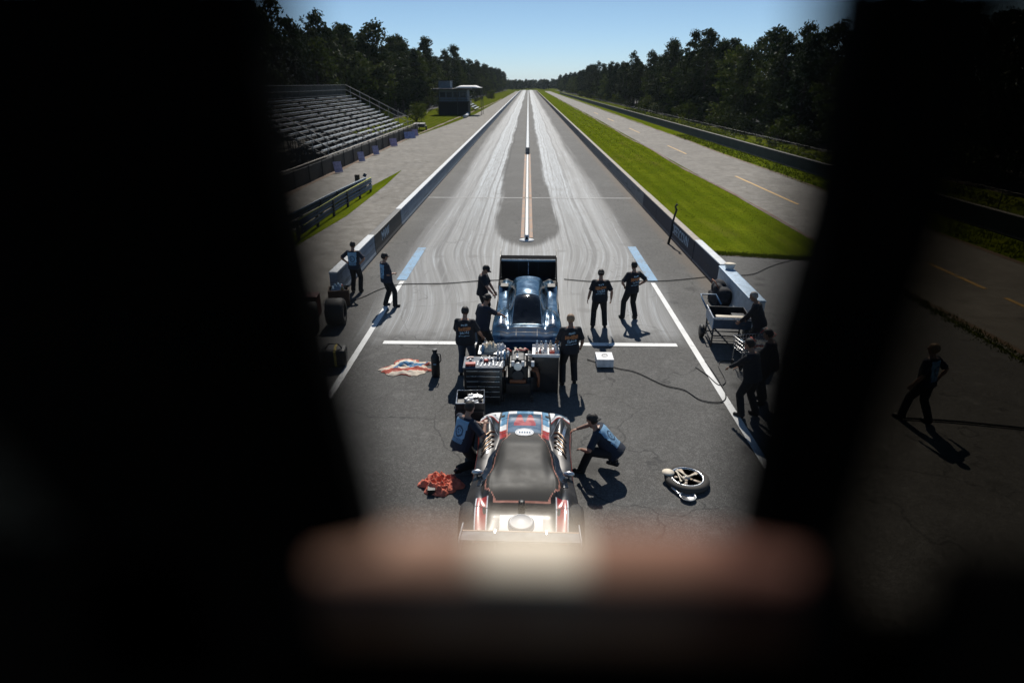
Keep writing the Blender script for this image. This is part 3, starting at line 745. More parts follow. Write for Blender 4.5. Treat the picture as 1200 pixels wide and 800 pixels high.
def loft(mb, secs, n=16):
    """elliptical sections (centre, right, forward, half width, half depth) joined into a closed trunk"""
    vs = []; fs = []
    for c, r, f, a, b in secs:
        for k in range(n):
            q = 2 * math.pi * k / n; cx, sy = math.cos(q), math.sin(q)
            vs.append(c + r * (a * math.copysign(abs(cx) ** .85, cx)) + f * (b * math.copysign(abs(sy) ** .85, sy)))
    for i in range(len(secs) - 1):
        for k in range(n): fs.append((i * n + k, i * n + (k + 1) % n, (i + 1) * n + (k + 1) % n, (i + 1) * n + k))
    fs += [tuple(range(n))[::-1], tuple(range((len(secs) - 1) * n, len(secs) * n))]
    mb.add(vs, fs)
def person(loc, rz, label, h=1.79, girth=1.0, lean=0.0, side=0.0, pel=None, feet=None, toes=(0, 0), kneepole=None, handL=None, handR=None,
           elbL=None, elbR=None, hy=0.0, hp=0.0, cap=None, hair=M_hair_d, shirt=M_shirt, trousers=M_trou, logo='script', skin=M_skin, shirt_sleeve=.66):
    s = h / 1.78; V = Vector
    root = empty('person', (loc[0], loc[1], .016), rz, label, 'person', 'crew members on the start line')
    P = V(pel) * s if pel else V((0, 0, .945)) * s
    T = Matrix.Rotation(side, 3, 'Y') @ Matrix.Rotation(-lean, 3, 'X')
    up, rt, fw = T @ V((0, 0, 1)), T @ V((1, 0, 0)), T @ V((0, 1, 0))
    Z = V((0, 0, 1))
    def tor(t, a, b, o=0.0): return (P + up * t * s + fw * o * s, rt, fw, a * s, b * s)
    g = girth * 1.07
    torso = [(-.13, .12, .10, -.005), (-.08, .165 * g ** .5, .125 * g ** .5, -.01), (0, .172 * g, .128 * g, 0), (.10, .160 * g, .122 * g, .012), (.22, .160 * g, .122 * g, .014), (.34, .178 * g ** .6, .124, .008), (.42, .188, .118, 0), (.475, .165, .098, -.008), (.51, .10, .075, -.008), (.53, .062, .062, -.002)]
    NB = P + up * .51 * s
    hd = Matrix.Rotation(hy, 3, 'Z') @ Matrix.Rotation(-hp, 3, 'X')
    base = Matrix.Rotation(-lean * .35, 3, 'X')
    HM = base @ hd; hup, hrt, hfw = HM @ V((0, 0, 1)), HM @ V((1, 0, 0)), HM @ V((0, 1, 0))
    HC = NB + (up * .06 + hup * .115 + hfw * .015) * s
    sh = {k: P + up * .445 * s + rt * (k * .185 * s) for k in (-1, 1)}
    hip = {k: P - up * .03 * s + rt * (k * .088 * s) for k in (-1, 1)}
    feet = feet or ((-.13, 0, 0), (.13, .03, 0))
    legs = {}
    for k, ft, to in ((-1, feet[0], toes[0]), (1, feet[1], toes[1])):
        an = V(ft) * s + V((0, 0, .085 * s)); td = Matrix.Rotation(-to - k * .12, 3, 'Z') @ V((0, 1, 0))
        pole = V(kneepole[0 if k < 0 else 1]) if kneepole else td + V((0, 0, .0001))
        kn, an2 = ik(hip[k], an, .445 * s, .43 * s, pole)
        legs[k] = (hip[k], kn, an2, td, len(ft) > 3 and ft[3] or 0)
    arms = {}
    for k, hn, eb in ((-1, handL, elbL), (1, handR, elbR)):
        tgt = V(hn) * s if hn else P + rt * (k * .285 * s) + V((0, .06 * s, -.10 * s))
        pole = V(eb) if eb else V((k * .5, -1, -.2))
        el, wr = ik(sh[k], tgt, .30 * s, .265 * s, pole); arms[k] = (sh[k], el, wr)
    # --- one continuous body
    b = MB(); loft(b, [tor(*q[:3], q[3]) for q in torso])
    b.tube([NB - up * .03 * s, NB + up * .05 * s, HC - hup * .07 * s], [.062 * s, .055 * s, .056 * s], 12)
    b.ell(HC + hup * .02 * s, (.076 * s, .095 * s, .102 * s), HM, 18, 12)
    b.ell(HC + (hfw * .035 - hup * .055) * s, (.054 * s, .058 * s, .062 * s), HM, 14, 9)
    b.tube([HC + (hfw * .09 + hup * .02) * s, HC + (hfw * .112 - hup * .018) * s, HC + (hfw * .095 - hup * .03) * s], [.011 * s, .016 * s, .012 * s], 8)
    for k in (-1, 1): b.ell(HC + (hrt * k * .077 - hfw * .005) * s, (.010 * s, .022 * s, .032 * s), HM, 10, 7)
    b.ell(HC + (hfw * .083 - hup * .062) * s, (.024 * s, .012 * s, .010 * s), HM, 10, 6)
    for k in (-1, 1):
        hp_, kn, an, td, lift = legs[k]
        b.tube([hp_ + up * .03 * s, hp_.lerp(kn, .35), hp_.lerp(kn, .8), kn, kn.lerp(an, .3), kn.lerp(an, .75), an], [.088 * s * g ** .4, .082 * s, .060 * s, .056 * s, .056 * s, .042 * s, .038 * s], 12)
        b.ell(kn, (.057 * s,) * 3, None, 10, 7)
        b.tube([an - td * .04 * s, an + td * .05 * s - Z * .035 * s, an + td * .13 * s - Z * .055 * s], [.035 * s, .036 * s, .026 * s], 10)
        sh_, el, wr = arms[k]
        b.tube([sh_ - rt * k * .03 * s, sh_ + rt * k * .005 * s, sh_.lerp(el, .35), el, el.lerp(wr, .25), wr], [.058 * s, .058 * s, .049 * s, .040 * s, .043 * s, .028 * s], 12)
        b.ell(sh_, (.060 * s,) * 3, None, 10, 7)
        # hand: palm, four unequal curled fingers, thumb from the side of the palm
        d = (wr - el).normalized(); sd = d.cross(Z)
        if sd.length < .2: sd = V((0, 1, 0)) - d * d.y
        sd.normalize(); pn = d.cross(sd) * (1 if k > 0 else 1)
        inw = pn if pn.z < 0 else -pn
        if abs(d.z) > .75: inw = (-rt * k) - d * (-rt * k).dot(d); inw.normalize(); sd = d.cross(inw) 
        if abs(d.z) > .75 and sd.dot(fw) < 0: sd = -sd
        b.tube([wr - d * .01 * s, wr + d * .04 * s, wr + d * .085 * s], [(.024 * s, .020 * s), (.037 * s, .017 * s), (.036 * s, .014 * s)], 10) if False else b.ell(wr + d * .048 * s, (.040 * s, .016 * s, .052 * s), Matrix((sd, inw, d)).transposed(), 12, 8)
        for i, (o, ln) in enumerate(((.029, .070), (.0095, .080), (-.0105, .074), (-.029, .058))):
            p0 = wr + (d * .075 + sd * o) * s
            b.tube([p0, p0 + (d * ln * .5 + inw * .006 + sd * o * .18) * s, p0 + (d * ln * .8 + inw * .024 + sd * o * .25) * s, p0 + (d * ln * .92 + inw * .044 + sd * o * .25) * s], [.0092 * s, .0088 * s, .0082 * s, .0072 * s], 7)
        p0 = wr + (d * .028 + sd * .032) * s
        b.tube([p0 - sd * .012 * s, p0 + (sd * .022 + d * .025 + inw * .010) * s, p0 + (sd * .024 + d * .055 + inw * .024) * s], [.012 * s, .0105 * s, .0085 * s], 7)
    body = baked(b, 'body', skin, root, .0085, 2)
    for k in (-1, 1):
        MB().ell(HC + (hrt * k * .032 + hfw * .088 + hup * .012) * s, (.011 * s, .006 * s, .007 * s), HM, 8, 6).build('eye', M_eye, root, smooth=True)
    # --- shirt
    c = MB(); rg = random.Random(hash(label) % 1000 if False else len(label))
    inf = .020
    tt = [q for q in torso if q[0] >= -.08 and q[0] < .52]
    tt[0] = (-.105, .178 * g ** .7, .138 * g ** .7, 0)
    loft(c, [tor(t, a + inf * (1.25 if t < .3 else .8), b_ + inf * (1.2 if t < .3 else .8), o) for t, a, b_, o in tt])
    c.tube([NB - up * .04 * s, NB + up * .018 * s], [.082 * s, .066 * s], 14)
    for k in (-1, 1):
        sh_, el, wr = arms[k]; e2 = sh_.lerp(el, min(1, shirt_sleeve + .2)) if shirt_sleeve <= 1 else el
        if shirt_sleeve > 1: c.tube([sh_ - rt * k * .05 * s, sh_, sh_.lerp(el, .5), el, wr.lerp(el, .05)], [.078 * s, .078 * s, .068 * s, .056 * s, .045 * s], 12); c.ell(el, (.058 * s,) * 3, None, 10, 7)
        else: c.tube([sh_ - rt * k * .05 * s, sh_, sh_.lerp(el, .4), e2], [.078 * s, .078 * s, .070 * s, .070 * s], 12)
        c.ell(sh_, (.078 * s,) * 3, None, 12, 8)
    for i in range(5):        # hanging folds
        a = rg.uniform(0, 6.28); z0 = rg.uniform(0, .1); q = P + up * z0 * s + rt * math.cos(a) * .165 * g * s + fw * math.sin(a) * .13 * g * s
        c.tube([q - up * .09 * s, q + up * .05 * s, q + up * .18 * s + rt * rg.uniform(-.05, .05)], [.026 * s, .020 * s, .012 * s], 7)
    shirt_o = baked(c, 'shirt', shirt, root, .012, 2)
    # --- trousers
    c = MB(); loft(c, [tor(-.13, .12 * g ** .5, .11, -.005), tor(-.08, .178 * g ** .5, .137 * g ** .5, -.01), tor(0, .176 * g, .134 * g), tor(.04, .172 * g, .130 * g)])
    for k in (-1, 1):
        hp_, kn, an, td, lift = legs[k]; e = an - Z * .02 * s
        c.tube([hp_ + up * .03 * s, hp_.lerp(kn, .4), hp_.lerp(kn, .85), kn, kn.lerp(an, .4), kn.lerp(an, .85), e], [.112 * s * g ** .4, .106 * s, .090 * s, .084 * s, .082 * s, .078 * s, .080 * s], 12)
        c.ell(kn, (.077 * s,) * 3, None, 10, 7); c.ell(hp_, (.11 * s * g ** .4,) * 3, None, 10, 7)
        for f in (.25, .6, .85): q = kn.lerp(an, f); c.ell(q - td * .03 * s, (.055 * s, .05 * s, .022 * s), None, 8, 6)
    baked(c, 'trousers', trousers, root, .012, 2)
    for k in (-1, 1):
        hp_, kn, an, td, lift = legs[k]; c = MB(); dn = -Z * .055 * s
        tip = an + td * .17 * s + dn
        c.tube([an - td * .075 * s + dn * .7, an - td * .02 * s + dn * .45, an + td * .06 * s + dn * .75, an + td * .13 * s + dn * .95, tip], [.040 * s, .050 * s, .047 * s, .043 * s, .024 * s], 10)
        c.tube([an - td * .05 * s - Z * .068 * s, an + td * .16 * s - Z * .068 * s], [(.040 * s, .014 * s), (.038 * s, .014 * s)], 10)
        baked(c, 'shoe', M_shoe, root, .009, 1)
    # --- hair, cap
    if hair is not None:
        c = MB(); c.ell(HC + (hup * .030 - hfw * .012) * s, (.082 * s, .096 * s, .100 * s), HM, 18, 12)
        me = c.mesh('hair', [hair]); bm = bmesh.new(); bm.from_mesh(me)
        kill = [v for v in bm.verts if (v.co - HC).dot(hfw) > .045 * s and (v.co - HC).dot(hup) < .075 * s or (v.co - HC).dot(hup) < -.055 * s or ((v.co - HC).dot(hfw) > -.01 * s and (v.co - HC).dot(hup) < .01 * s)]
        bmesh.ops.delete(bm, geom=kill, context='VERTS'); bm.to_mesh(me); bm.free()
        me.polygons.foreach_set('use_smooth', [True] * len(me.polygons))
        o = bpy.data.objects.new('hair', me); COL.objects.link(o); o.parent = root
        q = o.modifiers.new('t', 'SOLIDIFY'); q.thickness = .012; q.offset = 1
    if cap:
        c = MB(); cf = hfw * (-1 if cap == 'back' else 1)
        c.ell(HC + hup * .045 * s, (.092 * s, .104 * s, .090 * s), HM, 20, 12)
        me = c.mesh('cap', [M_cap]); bm = bmesh.new(); bm.from_mesh(me)
        bmesh.ops.delete(bm, geom=[v for v in bm.verts if (v.co - HC).dot(hup) < .035 * s], context='VERTS')
        bm.to_mesh(me); bm.free(); me.polygons.foreach_set('use_smooth', [True] * len(me.polygons))
        o = bpy.data.objects.new('cap', me); COL.objects.link(o); o.parent = root
        q = o.modifiers.new('t', 'SOLIDIFY'); q.thickness = .010
        c = MB(); C0 = HC + hup * .045 * s
        c.grid(lambda u, v: C0 + (hrt * math.sin((u - .5) * 2.4) * (.088 + .0 * v) + cf * (math.cos((u - .5) * 2.4) * .09 + v * .085 * math.cos((u - .5) * 2.0)) - hup * (v * .018 - .004 + .02 * (2 * u - 1) ** 2)) * s, 12, 4)
        o2 = c.build('brim', M_cap, o, smooth=True); q = o2.modifiers.new('t', 'SOLIDIFY'); q.thickness = .008
    # --- print on the back of the shirt
    if logo:
        bv = BVHTree.FromPolygons([v.co[:] for v in shirt_o.data.vertices], [tuple(p.vertices) for p in shirt_o.data.polygons])
        sg = -1
        def hit(a, t):
            o = P + (up * t + rt * a) * s + fw * sg * .6 * s
            r = bv.ray_cast(o, -fw * sg)
            return (r[0] + fw * sg * .004) if r[0] is not None else None
        seed = len(label) * 1.7
        c = MB()
        if logo == 'script': aw, t0, t1, nx, nz = .168, .12, .45, 28, 24
        else: aw, t0, t1, nx, nz = .185, .04, .475, 26, 24
        pts = {}
        for j in range(nz + 1):
            for i in range(nx + 1): pts[i, j] = hit(-aw + 2 * aw * i / nx, t0 + (t1 - t0) * j / nz)
        for j in range(nz):
            for i in range(nx):
                u, v = (i + .5) / nx, (j + .5) / nz; qs = [pts[i, j], pts[i + 1, j], pts[i + 1, j + 1], pts[i, j + 1]]
                if any(q is None for q in qs): continue
                nn = mnoise.noise((u * 7 + seed, v * 7, seed)); n2 = mnoise.noise((u * 16 + seed, v * 12, 4))
                m = None
                if logo == 'script':
                    w = v - .1 * (u - .5)
                    if .80 < w < .93 and .28 < u < .74 and n2 > -.25: m = 1
                    elif .46 < w + nn * .1 < .70 and .06 < u < .96 and n2 > -.38: m = 0
                    elif .22 < w + nn * .12 < .42 and .2 < u < .85 and n2 > -.05: m = 1
                    elif .05 < w < .10 and .1 < u < .9: m = 1
                else:
                    r = math.hypot((u - .52) / .24, (v - .5) / .22)
                    if u < .06 + .1 * (1 - v) or u > .94 - .1 * (1 - v): m = None
                    elif .7 < r < 1.1 or (r < .45 and n2 > 0): m = 3
                    elif v < .22 and (i + j) % 2: m = 3
                    else: m = 2
                if m is not None: c.add(qs, [(0, 1, 2, 3)], m)
        if c.f: c.build('back_print', [M_logo_o, M_logo_b, M_panel, M_paneld], root, smooth=True)
    return root

PI = math.pi
person((-1.30, 17.35), -PI / 2 - .25, 'man in black cap and shirt looking down by the rear of the blue race car', lean=.08, hp=.55, handR=(.30, .42, .98), handL=(-.22, .30, .88), cap='front', hair=M_hair_d, logo=None)
person((-1.12, 14.55), -.85, 'man in dark cap reaching his right arm onto the blue car fender', girth=1.05, lean=.22, hp=.35, handR=(.10, .72, 1.02), handL=(-.32, .18, .86), elbR=(.8, -.3, -.5), cap='back', logo=None, shirt=M_shirtn, feet=((-.15, -.1, 0), (.13, .14, 0)))
person((-1.45, 13.62), -.12, 'stout bareheaded man with orange back print standing behind the tool chest', girth=1.22, hp=.3, handR=(.36, .22, .95), handL=(-.22, .34, 1.0), hair=M_hair_d, logo='script', shirt=M_shirt, trousers=M_jean)
person((1.03, 13.16), .12, 'short haired man with orange back print standing right of the parts bench', girth=1.08, hp=.3, handL=(-.30, .22, .92), handR=(.30, .16, .90), hair=M_hair_b, logo='script', feet=((-.15, 0, 0), (.15, .06, 0)), skin=M_skin2)
person((2.12, 16.85), -.05, 'man with orange back print standing with arms hanging by the white box', girth=1.12, hp=.3, handL=(-.33, .08, .84), handR=(.33, .06, .87), hair=M_hair_d, cap='back', logo='script', feet=((-.16, 0, 0), (.19, .05, 0)), elbL=(-1, -.6, 0), elbR=(1, -.6, 0))
person((3.17, 17.65), .42, 'slim man with hands on hips standing alone in the right lane', h=1.8, side=.04, handL=(-.21, .10, 1.02), handR=(.21, -.02, 1.04), elbL=(-1, -.5, .1), elbR=(1, -.6, .1), hair=M_hair_d, logo='script', feet=((-.20, .10, 0), (.13, -.08, 0)), hp=.1)
person((-5.82, 20.0), -.15, 'man in light blue panelled shirt with hands on hips by the left wall', h=1.78, handL=(-.22, -.02, 1.03), handR=(.22, -.02, 1.03), elbL=(-1, -.3, .1), elbR=(1, -.3, .1), hair=M_hair_d, logo='panel', hp=.2, shirt=M_shirtn)
person((-4.42, 18.55), -.95, 'man in black cap and blue shirt standing on the left white line', girth=1.08, lean=-.05, handL=(-.06, .20, 1.06), handR=(.08, .21, 1.08), cap='front', logo='panel', feet=((-.12, -.05, 0), (.16, .16, 0)), hp=.12, shirt=M_shirtn)
person((6.02, 14.95), 1.15, 'grey haired man in dark long sleeves leaning over the pit cart', girth=1.12, lean=.3, hp=.3, handL=(-.10, .50, .86), handR=(.24, .36, .82), hair=M_hair_g, logo=None, shirt_sleeve=2, skin=M_skin2)
person((4.78, 11.75), .75, 'dark clothed man with his back turned working at the wire basket', lean=.2, hp=.35, girth=1.05, handL=(-.06, .52, .98), handR=(.16, .42, .96), hair=M_hair_d, logo=None, shirt_sleeve=2, feet=((-.14, .05, 0), (.16, -.12, 0)))
person((5.35, 12.35), 1.0, 'bearish man in dark clothes standing right of the wire basket', girth=1.22, lean=.12, hp=.4, handL=(-.12, .42, .95), handR=(.20, .36, .95), hair=M_hair_d, logo=None, skin=M_skin2)
person((8.32, 11.62), .55, 'sandy haired man in blue shirt walking alone on the far right apron', lean=.05, handL=(-.32, .1, .88), handR=(.34, -.05, .95), hair=M_hair_b, logo='panel', shirt=M_shirtn, feet=((-.18, .22, 0), (.12, -.18, 0)))
person((1.50, 9.55), PI / 2 - .35, 'man in cap crouching right of the near car with a blue back panel', lean=.78, pel=(0.05, -.12, .50), hp=-.05, hy=-.15, feet=((-.16, .42, 0), (.20, -.12, .06)), kneepole=((-.35, .8, .9), (.6, .9, .15)),
       handL=(-.16, .44, .50), handR=(.30, .66, .62), elbL=(-.7, .1, -.6), elbR=(.8, -.2, .1), cap='back', logo='panel', shirt=M_shirtn)
person((-1.13, 9.75), -.75, 'dark haired man kneeling left of the near car with a blue back panel', lean=.32, pel=(0, -.06, .50), hp=.25, feet=((-.16, .26, 0), (.16, -.30, .05)), kneepole=((-.2, .8, .9), (.2, .9, -.4)),
       handL=(-.05, .40, .72), handR=(.26, .30, .84), elbL=(-.6, 0, -.5), elbR=(.6, 0, -.5), hair=M_hair_d, logo='panel', shirt=M_shirtn)

# ------------------------------------------------------------------ race cars
def g1(x, c, w): return math.exp(-((x - c) / w) ** 2)
def sst(a, b, x):
    t = max(0.0, min(1.0, (x - a) / (b - a))); return t * t * (3 - 2 * t)
def lerpt(tab, x):
    if x <= tab[0][0]: return tab[0][1]
    for (a, b), (c, d) in zip(tab, tab[1:]):
        if x <= c: return b + (d - b) * sst(a, c, x)
    return tab[-1][1]
class CarShape:
    def __init__(s, L, wmul=1.0, roof=.44, gh=((.12, 0), (.26, .78), (.34, 1), (.46, 1), (.52, .93), (.70, 0)), gw=((.15, .46), (.28, .50), (.46, .40), (.70, .30)), fall=.20, dome=0.0): s.L, s.k, s.roof, s.gh, s.gw, s.fall, s.dome = L, wmul, roof, gh, gw, fall, dome
    def w(s, v): return s.k * lerpt([(0, .88), (.18, .92), (.42, .87), (.60, .87), (.80, .93), (.95, .92), (1, .86)], v)
    def z(s, u, v):
        b = lerpt([(0, .82), (.2, .80), (.45, .70), (.66, .68), (.85, .60), (.96, .47), (1, .36)], v)
        b -= .05 * u * u + .10 * max(0, abs(u) - .85) ** 1.5 * 3
        b += .13 * g1(abs(u), .76, .17) * (1.1 * g1(v, .78, .11) + .8 * g1(v, .17, .13))
        b -= .09 * g1(abs(u), .56, .12) * (g1(v, .80, .12) + .8 * g1(v, .45, .14))
        x = abs(u) * s.w(v)
        gh = s.roof * lerpt(s.gh, v)
        gw = lerpt(s.gw, v)
        return b + gh * (1 - sst(gw, gw + s.fall, x)) * (1 - s.dome * (x / (gw + s.fall)) ** 2)
    def p(s, u, v, off=0.0):
        vv = max(0, min(1, v)); uu = max(-1, min(1, u))
        x = uu * s.w(vv); y = s.L * (vv - .5); z = s.z(uu, vv)
        # plan view rounding of the nose
        y += -.15 * abs(uu) ** 3.5 * sst(.8, 1, vv)
        if abs(u) > 1:
            t = (abs(u) - 1) / .3; x += math.copysign(.035 * math.sin(math.pi * t), u); z += (.11 - z) * t
        if v > 1:
            t = (v - 1) / .06; z += (.10 - z) * t; y += .05 * math.sin(math.pi * t)
        if v < 0:
            t = -v / .06; z += (.40 - z) * t; y -= .04 * t
        q = Vector((x, y, z))
        if off:
            e = .004
            a = s.p(min(1, uu + e), vv) - s.p(max(-1, uu - e), vv); b2 = s.p(uu, min(1, vv + e)) - s.p(uu, max(0, vv - e))
            n = a.cross(b2).normalized(); q = q + (n if n.z > 0 else -n) * off
        return q
    def body(s, mi, nu=120, nv=150):
        mb = MB(); mb.grid(lambda a, b: s.p(-1.3 + 2.6 * a, -.06 + 1.12 * b), nu, nv, lambda a, b: mi(-1.3 + 2.6 * a, -.06 + 1.12 * b)); return mb
    def arch(s, u, v):
        if abs(u) <= 1: return False
        q = s.p(u, v)
        return math.hypot(q.y - s.L * (.15 - .5), q.z - .40) < .47 or math.hypot(q.y - s.L * (.80 - .5), q.z - .29) < .35
    def patch(s, fn, nu=24, nv=12, off=.004):
        mb = MB(); mb.grid(lambda a, b: s.p(*fn(a, b), off), nu, nv); return mb
    def disc(s, cu, cv, ru, rv, off, n=28, m=6):
        mb = MB()
        mb.grid(lambda a, b: s.p(cu + ru * b * math.cos(a * 2 * math.pi), cv + rv * b * math.sin(a * 2 * math.pi), off), n, m); return mb
M_tyre = mat('black rubber', (.012, .012, .013), .6)
M_slick = mat('worn slick rubber', (.022, .021, .020), .75, var=.4, scale=6, bump=.3)
M_chrome = mat('polished dark paint', (.10, .105, .11), .18, .75, var=.25, scale=3)
M_alum = mat('bright aluminium', (.62, .63, .64), .28, .9, var=.15, scale=8)
M_gun = mat('gunmetal body paint', (.034, .031, .029), .36, .35, var=.25, scale=3, coat=.1)
M_matte = mat('matte black roof', (.040, .037, .032), .60, var=.06, scale=2, spec=.3)
M_red = mat('red body paint', (.40, .045, .035), .3, var=.15, scale=5, coat=.5)
M_cwhite = mat('white body paint', (.72, .73, .74), .5, var=.08, scale=5)
M_lblue = mat('light blue body paint', (.16, .34, .52), .3, var=.2, scale=5, coat=.5)
M_mblue = mat('slate blue body paint', (.055, .11, .175), .3, var=.25, scale=5, coat=.5)
M_pink = mat('pale red pinstripe', (.50, .22, .16), .4)
M_black = mat('black trim', (.012, .012, .013), .5)
M_glass = mat('smoked glass', (.010, .013, .018), .08, var=.3, spec=.4)
def wheel(parent, x, y, r, w, side):
    o = MB().lathe([(r * .55, -w / 2), (r * .9, -w / 2), (r, -w * .38), (r, w * .38), (r * .9, w / 2), (r * .55, w / 2)], 36, Matrix.Translation((x, y, r)) @ Matrix.Rotation(PI / 2, 4, 'Y')).build('wheel', M_slick, parent, smooth=True)
    MB().lathe([(0, w * .30), (r * .12, w * .36), (r * .2, w * .30), (r * .48, w * .33), (r * .56, w * .47)], 30, Matrix.Translation((x, y, r)) @ Matrix.Rotation(PI / 2 * side, 4, 'Y')).build('rim', M_alum, o, smooth=True)
def spoiler(t, L, hw, z0, parts):
    pass

# ---- near car, nose away from the camera
near_c = (G(616, 550).x, 8.93)
NC = CarShape(4.45, .94, .25, fall=.15)
nt = empty('race_car', (-.02, near_c[1], .016), -.012, 'gunmetal drag car with red and white trim being worked on nearest the camera', 'car')
def dark_w(v): return lerpt([(.19, .40), (.25, .56), (.34, .57), (.50, .47), (.66, .30), (.69, .26)], v)
def mi_near(u, v):
    if v < 0 or NC.arch(u, v): return 5
    a = abs(u); x = a * NC.w(min(1, v))
    if a > 1: return 2 if (a < 1.06 and v < .96) else 0
    if v > .972: return 3 if int((u + 1.05) * 4.6) % 2 == 0 or a < .12 else 4
    if v > .93 and a < .55: return 4 if int((u + 1) * 5) % 3 else 3
    d = dark_w(v)
    if .19 < v < .69 and x < d: return 1
    if .182 < v < .695 and d - .001 < x < d + .022: return 6
    if .182 < v < .19 and x < d: return 6
    if a > .58 and v > .835: return 3 if (u < 0 or v < .87 or a < .70) else 7
    if a > .58 and .82 < v <= .835: return 2
    if .40 < a < .545 and .66 < v < .93: return 4 if v > .80 else 3 if v > .74 else 2
    if .37 < a <= .40 and .66 < v < .93: return 6
    if a < .24 and .775 < v < .86 - .05 * math.cos(u * 26): return 2
    if a <= .37 and v > .70: return 7
    if v < .20:
        if .60 < a < .78: return 2
        if .575 < a <= .60 or .78 <= a < .80: return 3
        if .13 < a < .36 and v < .135: return 3
    return 0
NC.body(mi_near).build('body', [M_gun, M_matte, M_red, M_cwhite, M_lblue, M_black, M_pink, M_mblue], nt, smooth=True)
NC.disc(0.0, .70, .20, .042, .012).build('oval_decal', M_cwhite, nt, smooth=True)
rim_ = MB()
rim_.grid(lambda a, b: NC.p(.205 * (.82 + .04 * b) * math.cos(a * 6.2832), .70 + .042 * (.82 + .04 * b) * math.sin(a * 6.2832), .015), 30, 1)
for k in range(5): rim_.grid(lambda a, b, k=k: NC.p(-.12 + k * .055 + a * .034, .692 + b * .016, .016), 2, 2)
rim_.build('decal_print', M_mblue, nt)
for s in (-1, 1):
    NC.patch(lambda a, b, s=s: (s * (.66 + .20 * a + .03 * b), .905 + .028 * b), 8, 4, .006).build('headlight', M_glass, nt, smooth=True)
    NC.patch(lambda a, b, s=s: (s * (.46 + .10 * a), .885 + .035 * b), 8, 4, .01).build('air_scoop', M_black, nt, smooth=True)
    # side window, mirror, exhaust pipes along the flank, roof edge trim
    NC.patch(lambda a, b, s=s: (s * (dark_w(.30 + .3 * a) / NC.w(.30 + .3 * a) + .06 + .12 * b), .30 + .28 * a), 18, 6, .006).build('side_window', M_glass, nt, smooth=True)
    m_ = MB(); c0 = NC.p(s * .90, .385, .03); m_.ell(c0 + Vector((0, 0, .05)), (.10, .045, .05)); m_.tube([c0 + Vector((0, 0, -.03)), c0 + Vector((0, 0, .03))], .02, 8)
    m_.build('mirror', M_alum, nt, smooth=True)
    pp = MB()
    for k in range(4):
        b0 = NC.p(s * .66, .60 + k * .032, .01)
        pp.tube([b0, b0 + Vector((s * .06, -.03, .03)), b0 + Vector((s * .14, -.16, .035)), b0 + Vector((s * .20, -.34, .0))], [.015] * 4, 8)
    pp.build('exhaust_header', mat('heat tinted steel', (.30, .21, .14), .4, .7, var=.3, scale=12), nt, smooth=True, weld=False)
    fl = MB()
    fl.grid(lambda a, b, s=s: NC.p(s * (.82 + .06 * b - .25 * a), .84 - .16 * a + .018 * b, .006), 20, 3)
    fl.grid(lambda a, b, s=s: NC.p(s * (.92 - .05 * b - .12 * a), .76 - .22 * a + .01 * b, .006), 20, 3)
    fl.build('side_graphic', M_alum, nt, smooth=True, weld=False)
    wheel(nt, s * (.94 * .92 - .16), 4.45 * (.15 - .5), .43, .42, s); wheel(nt, s * (.94 * .90 - .10), 4.45 * (.80 - .5), .29, .20, s)
sm = MB()
for v0 in (.705, .855, .155): sm.grid(lambda a, b, v0=v0: NC.p(-.98 + 1.96 * a, v0 + .0022 * b, .0035), 60, 1)
for s in (-1, 1):
    for u0, va, vb in ((.575, .02, .16), (.395, .705, .96), (.565, .705, .96), (.70, .16, .60)): sm.grid(lambda a, b, s=s, u0=u0, va=va, vb=vb: NC.p(s * (u0 + .008 * b), va + (vb - va) * a, .0035), 40, 1)
sm.build('panel_seams', M_black, nt)
dc = MB()
for s in (-1, 1):
    for k in range(5): dc.grid(lambda a, b, s=s, k=k: NC.p(s * (.66 + .05 * k + .034 * a), .872 + .006 * k + (.012 + .006 * (k % 2)) * b, .005), 2, 2)
    for k in range(4): dc.grid(lambda a, b, s=s, k=k: NC.p(s * (.64 + .06 * k + .04 * a), .34 + .008 * b + .02 * (k % 2), .006), 2, 2)
dc.build('sponsor_marks', M_mblue, nt)
ck = MB().lathe([(.17, 0), (.17, .055), (.168, .058), (.155, .066), (.153, .066), (.150, .060), (0, .062)], 28, Matrix.Translation(NC.p(0, .085)) ).build('fuel_cap', M_cwhite, nt, smooth=True)
MB().lathe([(.19, -.04), (.19, .035), (.165, .04)], 28, Matrix.Translation(NC.p(0, .085))).build('cap_ring', M_alum, ck, smooth=True)
MB().lathe([(.05, 0), (.05, .12), (.02, .13), (0, .13)], 14, Matrix.Translation(NC.p(0, .16))).build('valve_stem', M_black, nt, smooth=True)
wg = MB(); wy = 4.45 * -.5 - .10
wg.box((0, wy, 1.00), (1.60, .26, .022), M=Matrix.Rotation(R(-14), 3, 'X')); wg.build('wing', mat('grey wing', (.22, .235, .25), .35, .3), nt, bevel=.006)
MB().box((0, wy + .135, .97), (1.6, .025, .03)).build('wing_lip', mat('tan wing lip', (.42, .27, .17), .5), nt, bevel=.004)
for s in (-1, 1):
    MB().prism([(s * .80, wy - .20, .86), (s * .80, wy + .30, .80), (s * .80, wy + .30, .98), (s * .80, wy - .16, 1.10), (s * .80, wy - .22, 1.08)], (s * .014, 0, 0)).build('wing_end_plate', mat('pale plate', (.45, .47, .48), .4), nt)
    MB().box((s * .35, wy + .08, .88), (.02, .16, .22)).build('wing_strut', M_alum, nt)

